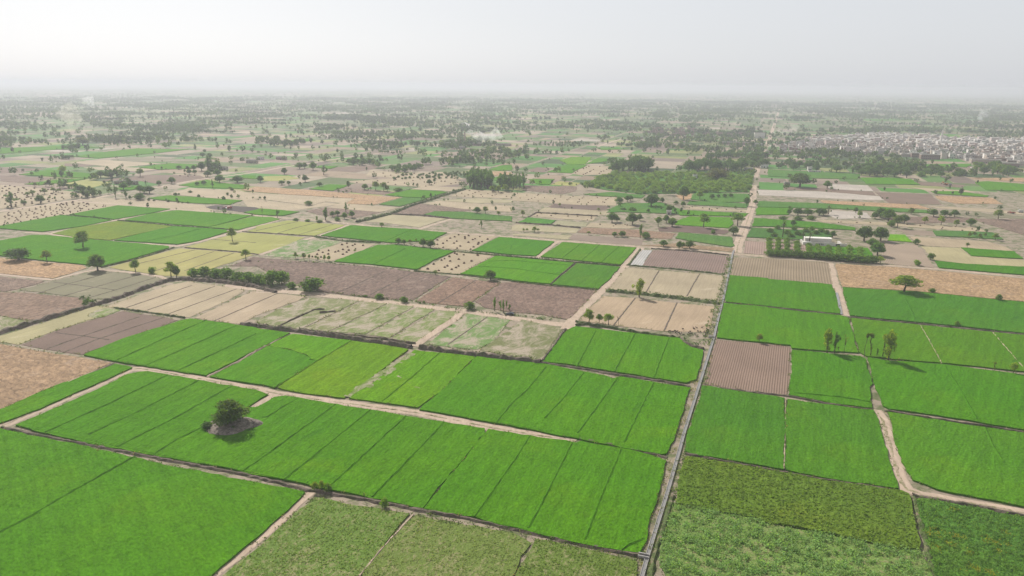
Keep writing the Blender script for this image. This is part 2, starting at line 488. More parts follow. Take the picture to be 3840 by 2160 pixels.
# near rows -----------------------------------------------------------
field('G', 'largest bright green field below the long dark ditch with fine drill rows', 'D1 -400,-120 30,-18 230,20 600,102 1300,257 2200,447 2576,522 3080,612 2950,742 2576,1080 2140,1449 1960,1620 -400,1620', 'D1 0,1030 300,870 680,640 1360,262')
field('O', 'light brown straw field beside the narrow green strip', 'C1 -300,190 0,243 380,315 1120,432 760,598 0,905 -300,1010', '', (.85, .88, .95))
field('G', 'narrow green strip between the brown straw field and the pale dirt track', 'C1 1160,452 1330,487 1000,640 400,908 0,1050 -200,1120 -200,985 0,917 480,702 780,592')
field('G', 'wide green field of sloping strips around the mound with a lone tree', 'C1 150,1072 400,965 900,745 1290,553 1400,529 1490,528 2050,625 2576,714 | C2 116,757 0,838 | C1 2500,886 | C2 0,888 180,792 290,772 430,792 820,858 1150,915 1500,975 1890,1038 2310,1104 | D2 2290,30 2220,125 1670,782 1150,678 780,597 500,537 0,447 | D1 2400,402 1800,293 1300,203 600,58 | C1 300,1105',
 'C1 1690,565 1100,855 460,1145;C1 2000,622 1400,930 900,1165;C1 2320,682 1760,1000 1180,1290;C2 800,862 440,1125 | D2 0,320 | D1 2450,408;C2 1150,918 900,1120 | D2 290,490;C2 1508,978 1350,1125 | D2 760,545;C2 1888,1040 1815,1127 | D2 1170,670;C2 420,802 250,900 120,990 60,995;C1 2100,1060 1760,1230 | D1 1550,240')
field('G', 'green strips between the end of the dirt track and the concrete channel', 'C2 2342,1108 2576,1147 | C3 640,1243 700,1232 1100,1302 1500,1402 1555,1440 | D3 1535,285 1538,335 1468,650 1405,850 1325,1180 1292,1238 1130,1210 600,1118 0,978 | D2 2500,962 2200,872 1690,790 2235,112 2320,10',
 'C3 180,1180 | D3 0,330 | D2 2200,868;D3 600,130 340,650 165,985;D3 1095,190 890,680 735,1100;D3 1330,1090 1180,1150 1110,1205')
field('X', 'mixed green and tan crop beside the narrow footpath', 'D2 600,668 1000,748 1540,833 1280,1165 1030,1449 900,1620 | D1 2100,1620 2260,1449 2440,1300 2576,1190 | D2 60,1150 450,780', '')
field('X', 'thin tan and green crop below the ditch bushes', 'D2 1610,840 2000,922 2576,1030 | D3 185,1130 55,1340 -60,1620 | D2 930,1620 1070,1449 1300,1170', '', (1.1, .95, 1.1))
field('X', 'darker olive crop in the corner beside the concrete channel', 'D3 225,1085 640,1160 1255,1300 1265,1340 1240,1620 -30,1620 75,1380', '', (.95, .88, .85))
field('N', 'olive green cane field right of the concrete channel', 'D3 1748,262 2080,315 2576,400 | D4 300,450 550,505 1000,565 1330,608 1405,645 1435,780 1490,1000 1525,1190 1330,1185 1100,1150 700,1060 0,930 | D3 2440,880 2000,800 1640,740 1650,620 1690,420', '')
field('X', 'rough field of separate leafy cane clumps on pale soil', 'D3 1640,745 2000,805 2440,885 2576,935 | D4 700,1065 1100,1155 1525,1195 1590,1330 1650,1449 1700,1620 | D3 1600,1620 1490,1340 1500,1100 1560,920', '', (1.2, 1.15, 1.5))
field('V', 'green crop speckled with yellow patches beside the dark ditch', 'D4 1490,692 1600,684 2576,882 3100,990 3100,1700 1720,1700 1660,1449 1620,1200 1560,1000 1500,780', '', (1.05, 1.0, .9))
field('D', 'broad green field above the bend of the rutted track', 'C4 1210,938 1600,1003 2576,1148 3100,1230 | D4 3100,890 2576,762 2000,652 1700,587 1450,495 1395,400 1300,180 1250,0 | C4 1240,1020', 'C4 2180,1095 2260,1280 2370,1449', (1.2, 1.08, .9))
field('D', 'green field held between the rutted track and a thin pale bund', 'C4 192,806 640,868 1065,920 1105,1010 1150,1150 | D4 1170,100 1255,400 1318,578 1000,535 550,476 175,392 178,0', '', (1.1, 1.02, .95))
field('D', 'green field below the ploughed square beside the channel', 'C3 1912,668 2100,702 2576,768 | C4 165,795 | D4 158,388 0,360 | D3 2576,358 1800,232 1738,205 1770,0 | C3 1790,1100 1900,755', '', (1.0, .98, 1.0))
field('B', 'square ploughed brown field with fine furrows beside the channel', 'C3 2052,197 2300,222 2576,247 | C4 228,276 198,766 0,752 | C3 2576,748 2200,690 1932,648 1955,570', '', (1.15, 1.13, 1.15))
field('G', 'green field right of the ploughed square below tall thin trees', 'C4 242,312 600,342 920,372 985,402 1050,650 1018,690 1038,850 1048,893 640,848 208,762', 'C4 260,745 700,785 1020,835', (.86, .92, 1.05))
field('G', 'large green field in front of the row of pollarded trees', 'C4 1000,382 1200,418 1750,455 2576,562 3100,615 3100,1195 2576,1115 1900,1000 1220,905 1165,880 1112,760 1055,600', 'C4 1780,480 1900,660 2100,1010', (.88, .95, 1.0))
field('G', 'lighter green field divided by two thin straw coloured bunds', 'B4 832,1167 1520,1237 2000,1287 2576,1342 3100,1390 | C4 3100,590 2400,510 1750,440 1250,402 990,372 918,330', '', (1.06, .92, 1.05))
field('G', 'green field between the channel and the pale side track', 'B3 2132,1017 2576,1057 | B4 0,1064 380,1107 735,1142 815,1170 | C4 840,100 912,338 600,322 245,295 228,262 0,238 | C3 2300,213 2062,187 | B3 2100,1130', '', (.98, .96, 1.0))
field('G', 'green field behind the channel below the weedy furrows', 'B3 2192,737 2576,767 | B4 0,777 400,808 640,832 690,950 728,1125 380,1090 0,1050 | B3 2142,1003', '', (.86, .9, 1.0))
field('F', 'pale furrowed field with dark weedy rows beside the side track', 'B3 2232,552 2576,562 | B4 0,562 300,585 608,607 652,818 640,826 0,768 | B3 2205,733', '', (.84, .87, .72))
field('O', 'orange straw field around the big spreading tree', 'B4 682,617 1240,648 1800,695 2576,767 3100,815 3100,1040 2576,998 1500,893 745,848 705,740', '', (.95, .98, 1.0))
field('D', 'dark green field in front of the big spreading tree', 'B4 748,858 1300,893 1500,903 2576,1008 3100,1050 3100,1372 2576,1322 1900,1247 825,1143', 'B4 1380,980 1430,1080 1480,1180', (.92, .96, 1.0))
# left of the channel
field('G', 'green field with a clipped corner beside the goats', 'C3 640,72 740,82 1230,142 1690,192 1720,232 1800,282 1925,312 1900,440 1850,608 1745,640 1400,588 1060,538 640,466 300,426 325,415 420,250 560,110', 'C3 840,122 740,310 650,480;C3 1240,145 1130,340 1030,530;C3 1580,190 1500,390 1430,588')
field('S', 'pale pinkish stubble field where the goats graze', 'B3 792,1050 930,942 1230,962 1650,1012 2040,1047 2020,1150 2000,1250 1970,1308 1520,1293 1000,1233 682,1188 720,1130', 'B3 1240,962 1130,1100 1020,1238;B3 1660,1007 1600,1140 1530,1290', (1.0, .93, .93))
field('S', 'pale stubble field behind the tall tree in the weedy ditch', 'B3 1152,652 1480,682 2140,742 2060,988 1700,947 1300,907 972,868 1042,790', 'B3 1480,682 1410,800 1350,900;B3 1890,717 1820,830 1760,942', (.93, .95, .95))
field('F', 'dark furrowed field with white plastic rows at one end', 'B3 1420,480 1700,483 2190,542 2140,718 1650,663 1310,640 1360,560', '', (.72, .68, .7))
field('F', 'white plastic covered rows at the end of the furrowed field', 'B3 1310,477 1412,481 1355,560 1305,640 1190,630 1240,560', '', (1.35, 1.75, 2.05))
field('G', 'broad green field of strips between the track and the channel', 'C2 2218,377 2576,418 | C3 0,412 290,445 960,572 1000,596 1060,594 1080,580 1790,692 1718,930 1648,1140 1560,1358 1500,1368 1000,1272 0,1077 | C2 2400,1045 1640,912 1850,740', 'C3 340,482 150,720 0,850 | C2 2420,1040;C3 720,540 530,780 330,1000;C3 1060,592 860,880 660,1150;C3 1420,642 1250,990 1130,1240', (1.0, 1.02, 1.0))
field('L', 'lime green field with a bare scuffed strip along one side', 'C2 1592,312 1850,338 2208,377 1850,735 1635,890 1240,838 932,800 1250,585', 'C2 1850,337 1550,600 1270,830', (.92, 1.0, 1.0))
field('L', 'yellowish lime field with faded patches beside the dirt track', 'C2 967,217 1250,252 1540,302 1210,555 890,790 560,758 215,692 450,520 620,420', 'C2 962,217 620,420 195,692', (1.05, .98, 1.1))
field('G', 'green lower half of the lime field beside a pale bund', 'C2 120,267 190,287 330,307 480,352 545,392 540,410 615,420 188,690 0,655 | C1 2120,578 2400,440', '', (1.0, 1.02, 1.05))
field('L', 'lime upper half of the field below the dark ditch', 'C2 367,147 650,180 960,214 618,416 545,404 545,388 480,347 330,302 190,282 130,262 260,195', '', (.86, 1.02, 1.0))
field('G', 'bright green strips beside the brown ploughed plot', 'B1 1812,1197 1920,1172 2100,1197 2576,1267 | C2 0,93 338,140 | C1 2460,370 2070,570 1450,474 1150,423 842,362 1230,200 1580,90', 'C1 2080,10 1650,200 1190,410;C1 2370,70 1900,280 1460,474;C1 2576,150 2200,330 1810,515', (1.05, 1.03, 1.0))
field('B', 'purplish brown ploughed plot with dark dividing lines', 'B1 1240,1092 1480,1132 1640,1152 1788,1187 | C1 1580,80 1200,212 820,353 640,328 212,253 600,100', 'C1 1400,-30 850,160 480,290;C1 1640,-20 1000,190 640,328;C1 560,130 850,165 1100,202', (.95, .93, .98))
field('Z', 'yellowish dry grass field below the dark earth ditch', 'B1 -200,1420 0,1347 500,1192 970,1040 1140,1062 1210,1087 | C1 560,108 190,250 0,222 -200,190', '', (.95, .97, .85))
field('C', 'fresh green weeds at the end of the dry grass field', 'B1 880,1140 990,1075 1140,1062 1208,1087 1050,1150 960,1165', '', (1.0, 1.2, .8), z=.12)
field('M', 'rough brown harvested field above the dark earth ditch', 'B1 -300,905 230,907 800,962 845,1000 838,1050 420,1178 280,1188 0,1138 -300,1080', '', (1.15, 1.1, 1.05))
field('C', 'weedy bare corner with green patches by the earth ditch', 'B1 -200,1105 0,1142 290,1195 150,1245 0,1290 -200,1350', '')
field('M', 'brown harvested field below the narrow pale track', 'B1 -300,700 0,747 450,792 370,822 60,897 -300,890', '', (1.05, 1.05, 1.05))
field('E', 'grey green plot crossed by dark irrigation lines', 'B1 540,792 980,692 1130,697 1500,742 1660,777 1678,802 1400,880 1140,963 960,973 820,958 500,915 205,885', 'B1 1130,700 650,830 400,910;B1 1420,722 1000,840 650,940;B1 1560,757 1200,870 880,965;B1 540,802 850,840 1150,880')
field('O', 'orange straw field below the green field with spreading trees', 'B1 -300,520 0,557 250,582 830,632 868,660 700,718 530,763 350,748 0,713 -300,680', '')
field('G', 'large green field with a lone leaning tree on it', 'B1 -300,450 0,387 300,332 450,330 740,357 1050,387 1700,442 1695,462 1300,578 1010,648 830,625 500,593 0,538 -300,500', '', (.95, 1.0, 1.0))
field('K', 'yellow green field beside the crossing of pale tracks', 'B1 532,315 720,262 1180,187 1738,237 1650,260 1110,380 760,353', '', (1.1, .95, 1.2))
field('G', 'green field at the bend of the winding pale track', 'B1 1740,242 2000,257 2278,277 2285,300 2000,388 1785,423 1450,403 1150,382', 'B1 2050,262 1750,340 1450,400', (.88, 1.0, 1.0))
field('G', 'long green field below the burnt ground and stubble', 'B1 1790,80 2540,132 2290,200 2100,250 1750,223 1255,178 1500,117', '', (1.0, 1.0, 1.1))
field('K', 'pale lime end of the long green field', 'B1 2105,252 2290,205 2535,142 | B2 160,147 240,172 100,208 0,232 | B1 2400,275 2285,268', '', (.8, 1.05, 1.2))
field('G', 'green wedge field beside the straw heaps', 'B1 1192,32 1720,66 1580,98 1150,173 702,122', '', (.9, .95, 1.1))
field('G', 'green triangular field below the scattered straw heaps', 'B1 690,132 1128,180 850,238 430,296 0,263 -300,240 0,238 600,132', '', (.85, .93, 1.1))
field('Y', 'yellow green ripening field above the diagonal pale track', 'B1 2490,287 2576,262 | B2 0,240 322,180 900,227 610,328 590,333 0,297', 'B2 420,192 200,240 0,285;B2 600,205 380,260 220,308;B2 780,220 600,275 430,322', (.92, .98, .85))
field('Y', 'pale yellow field with a single round tree', 'B1 2440,300 2576,312 | B2 0,310 498,350 300,430 20,518 | B1 2400,490 1862,450 2150,370', 'B1 2150,372 2576,405', (1.0, 1.0, 1.0))
field('Y', 'pale yellowish stubble with faint parallel lines beside bushes', 'B1 1802,462 2400,507 2555,527 2330,602 2200,640 1950,742 1662,738 1095,655 1420,562', 'B1 1960,478 1360,625;B1 2150,495 1560,690;B1 2350,510 1850,690', (1.1, 1.0, 1.2))
field('C', 'patchy green scrub plot beside the first straw heaps', 'B2 400,372 868,392 700,460 550,508 405,558 82,538 250,452', '', (.75, 1.15, .8))
hayfield('small stubble plot dotted with straw heaps behind saplings', 'B2 882,402 1188,422 1000,518 760,588 442,553 580,490', 7.0, name='on the small stubble plot behind the saplings')
field('G', 'green field in front of the shady farm trees', 'B2 1222,432 1420,427 2000,492 1780,588 1620,678 1180,628 785,598 1000,512', 'B2 1500,470 1180,628', (.9, .98, 1.05))
field('G', 'green field behind the shady farm trees', 'B2 952,232 1570,272 1918,306 1830,348 1770,383 1380,408 1260,398 655,335', 'B2 1570,275 1300,395', (.88, .95, 1.1))
hayfield('square stubble field of straw heaps behind the shady trees', 'B2 1962,314 2428,343 2165,485 1792,453 1810,380', 8.0, name='on the square stubble field behind the shady trees')
hayfield('stubble field of straw heaps with rows before the brown harvest', 'B2 2000,499 2388,535 2050,722 1635,683 1800,602', 8.0, name='on the stubble field above the brown harvest')
field('G', 'dark streaked green field beside the pale cross track', 'B2 2447,352 2576,357 | B3 0,362 428,397 240,543 0,528 | B2 2172,488', 'B2 2576,440 | B3 -20,480', (.82, .95, 1.05))
field('G', 'brightest green field with a round bush on its edge', 'B2 2412,542 2576,557 | B3 0,557 625,612 500,720 378,823 0,788 | B2 2576,783 2062,720', 'B3 600,640 0,590 | B2 2330,600;B3 480,735 0,670 | B2 2240,650', (1.1, 1.12, .9))
field('G', 'green field with faint yellow stripes beside the wide track', 'B3 507,402 1248,457 1100,628 660,588 292,548', 'B3 690,418 500,570;B3 880,430 700,590;B3 1075,445 900,605', (1.1, 1.0, 1.1))
field('D', 'dark green square field beside the wide track', 'B3 652,617 1083,652 1000,758 870,873 402,828', '', (1.05, .98, 1.0))
field('M', 'wide dark brown harvested field behind the row of bushes', 'B1 2312,640 2556,547 | B2 100,562 600,602 1180,647 1588,697 1958,747 1570,988 1200,963 690,903 450,848 300,788 0,640', 'B2 1575,705 1150,930;B2 1300,690 870,890', (.92, .90, .95))
field('M', 'smoother brown harvested field between two weedy lines', 'B2 1977,752 2220,782 2458,807 2200,983 2100,1048 1602,998', 'B2 2210,785 1840,1010', (1.15, 1.05, 1.0))
field('M', 'brown harvested field beside the wide track junction', 'B2 2472,807 2576,802 | B3 0,802 380,842 858,887 750,1000 590,1158 540,1178 300,1128 0,1108 | B2 2300,1058 2205,1000', '', (1.02, .97, 1.0))
field('S', 'pale stubble field below the dark bushes', 'B1 1702,832 1900,797 2300,852 2468,882 2300,980 1900,1158 1500,1108 1065,1048', 'B1 1930,835 1270,1060;B1 2160,845 1480,1085;B1 2380,870 1700,1120')
field('S', 'pale stubble beside the bare track below the bushes', 'B1 1955,1162 2545,892 2576,887 | B2 0,892 498,947 420,988 0,1138 | B1 2420,1228', 'B2 220,915 0,1010 | B1 2150,1195', (1.0, .97, 1.0))
field('C', 'bleached scrub plot beside the dark earth wall', 'B2 522,962 900,972 1038,990 450,1275 220,1248 0,1205 200,1082', '', (1.0, 1.0, 1.0))
field('C', 'scrub strip of thin grass next to the earth wall', 'B2 1062,992 1318,1017 730,1298 472,1275', '', (1.05, 1.0, 1.0))
field('C', 'thin grass strip between pale bunds above the ditch', 'B2 1342,1017 1585,1047 1098,1323 752,1300', '', (1.0, 1.1, .95))
field('C', 'grass strip with bare streaks above the dark ditch', 'B2 1622,1052 1795,1077 1338,1363 1122,1330', '', (1.0, 1.15, .9))
field('C', 'grass strip ending at the broken bare bank', 'B2 1822,1087 2055,1102 1610,1408 1362,1370', '', (1.0, 1.12, .9))
field('C', 'greener grass plot before the grey scrub corner', 'B2 2122,1117 2350,1152 2556,1182 | C2 2400,200 2228,298 1920,268 1725,243', 'B2 2330,1150 1930,1430', (.82, 1.2, .95))
field('C', 'grey green scrub corner beside the track junction', 'C2 2252,303 2576,87 | C3 100,-5 488,82 500,110 400,250 292,413 0,373 | C2 2576,372', '', (.95, .9, 1.05))
# between the far track and the village road
field('T', 'dark bare field above the long straight track', 'B3 600,322 1328,372 1300,430 900,405 578,372', '', (.95, .95, 1.0))
field('Z', 'pale stubble plot beside the dark bare field', 'B3 170,312 600,332 560,370 130,335 10,330 10,318', '')
field('M', 'brown harvest plot behind two small round trees', 'B3 722,252 1290,277 1648,312 1600,368 1400,358 655,300', '', (1.25, 1.15, 1.0))
field('Z', 'stubble strip above the small white mound', 'B3 0,242 50,222 680,262 640,308 200,285 0,285', '')
hayfield('long plot of straw heaps inside dark earth edges', 'B3 192,140 250,107 858,140 812,184', 11, name='on the long plot with dark edges')
field('V', 'green weedy plot below the dark edged straw heaps', 'B3 60,203 160,152 443,182 388,220', '', (.95, 1.15, .9))
field('Z', 'grey stubble plot beside the green weedy plot', 'B3 460,182 768,202 738,243 402,223', '', (.85, .9, .9))
hayfield('narrow plot of straw heap rows below dark trees', 'B3 790,206 1150,217 1250,245 1180,262 740,248', 10, name='on the narrow plot below dark trees')
field('B', 'dark ploughed plot behind the stubble terraces', 'B3 372,62 440,12 985,35 932,77', '', (.8, .8, .85))
field('S', 'pale terrace below the dark ploughed plot', 'B3 335,57 930,82 1000,90 960,122 890,130 285,97', '', (.9, .93, .9))
field('V', 'green weedy ground around the tall dark trees', 'B3 952,102 1112,17 1500,2 1690,70 1700,118 1100,95', '', (.9, 1.1, .9))
field('G', 'bright leafy strip below the narrow heap rows', 'B3 1650,77 2380,112 2340,142 1690,130', '', (1.05, .95, 1.2))
field('L', 'lime plot below the leafy strip near the dirt road', 'B3 1642,192 1790,142 2210,152 2230,210 2180,258 1640,226', '', (.75, .95, 1.0))
field('B', 'dark ploughed ground below the lime plot', 'B3 1470,252 1750,232 2200,282 2140,318 1480,290', '', (.75, .72, .78))
field('V', 'tall grey green crop beside the dirt road', 'B3 1682,302 2210,352 2238,440 2205,450 1850,397 1640,360', '', (1.1, 1.0, 1.2))
field('O', 'orange brown strip along the straight track', 'B3 1300,432 1650,412 2230,462 2235,498 1840,465', '', (.75, .8, .85))
# right of the dirt road
field('F', 'brown furrowed ground between orchard rows', 'B4 -225,385 410,432 425,505 300,552 -245,510', '', (1.0, .95, .95))
field('G', 'green crop between the orchard rows and the white farmhouse', 'B4 425,442 1000,462 1050,520 1060,575 800,585 450,555', '', (.95, .95, 1.0))
field('T', 'pale yard ground with curved plough marks beside big trees', 'B4 1180,412 1480,422 1560,482 1675,655 1180,615 1150,522 1010,440', '', (1.25, 1.25, 1.25))
field('Z', 'pale yellowish field beside the right-hand green strips', 'B4 1542,442 1940,457 2040,540 2576,577 3100,600 3100,680 2576,648 2000,618 1680,578', '', (1.0, 1.0, .9))
field('G', 'green block inside the pale yellowish field', 'B4 1945,457 2480,497 2570,570 2050,540', '', (.8, .9, 1.0))
field('G', 'long dark green strip above the straight track', 'B4 1672,592 2000,622 2576,652 3100,685 3100,780 2576,732 1722,660', '', (.72, .85, 1.05))
field('S', 'pinkish stubble strip with a small pale heap', 'B4 1430,342 2200,390 2380,442 2470,490 1990,455 1520,432', '', (.95, .93, .92))
field('L', 'bright lime plot beside the big paired trees', 'B4 1222,322 1380,327 1450,400 1205,383', '', (1.1, 1.25, .9))
field('G', 'green strip behind the palm and white farmhouse', 'B4 -135,158 500,202 870,252 878,282 400,255 -160,240', '', (.85, .9, 1.2))
hayfield('long strip of small dark heaps below the bare sandy ground', 'B4 502,172 1220,202 1800,235 2120,252 2205,303 1350,240 560,200', 12, name='on the long strip below sandy ground')
field('T', 'small bare brown plot behind the lime plot', 'B4 1290,267 1650,287 1680,335 1400,320', '')
field('V', 'patchy green plot with small trees on its edge', 'B4 1660,285 2000,290 2260,305 2370,375 2000,352 1690,338', '', (.95, .95, 1.1))
field('V', 'green orchard floor around the palms', 'B4 -165,258 600,290 650,345 350,375 -215,350', '', (.8, .85, .9))

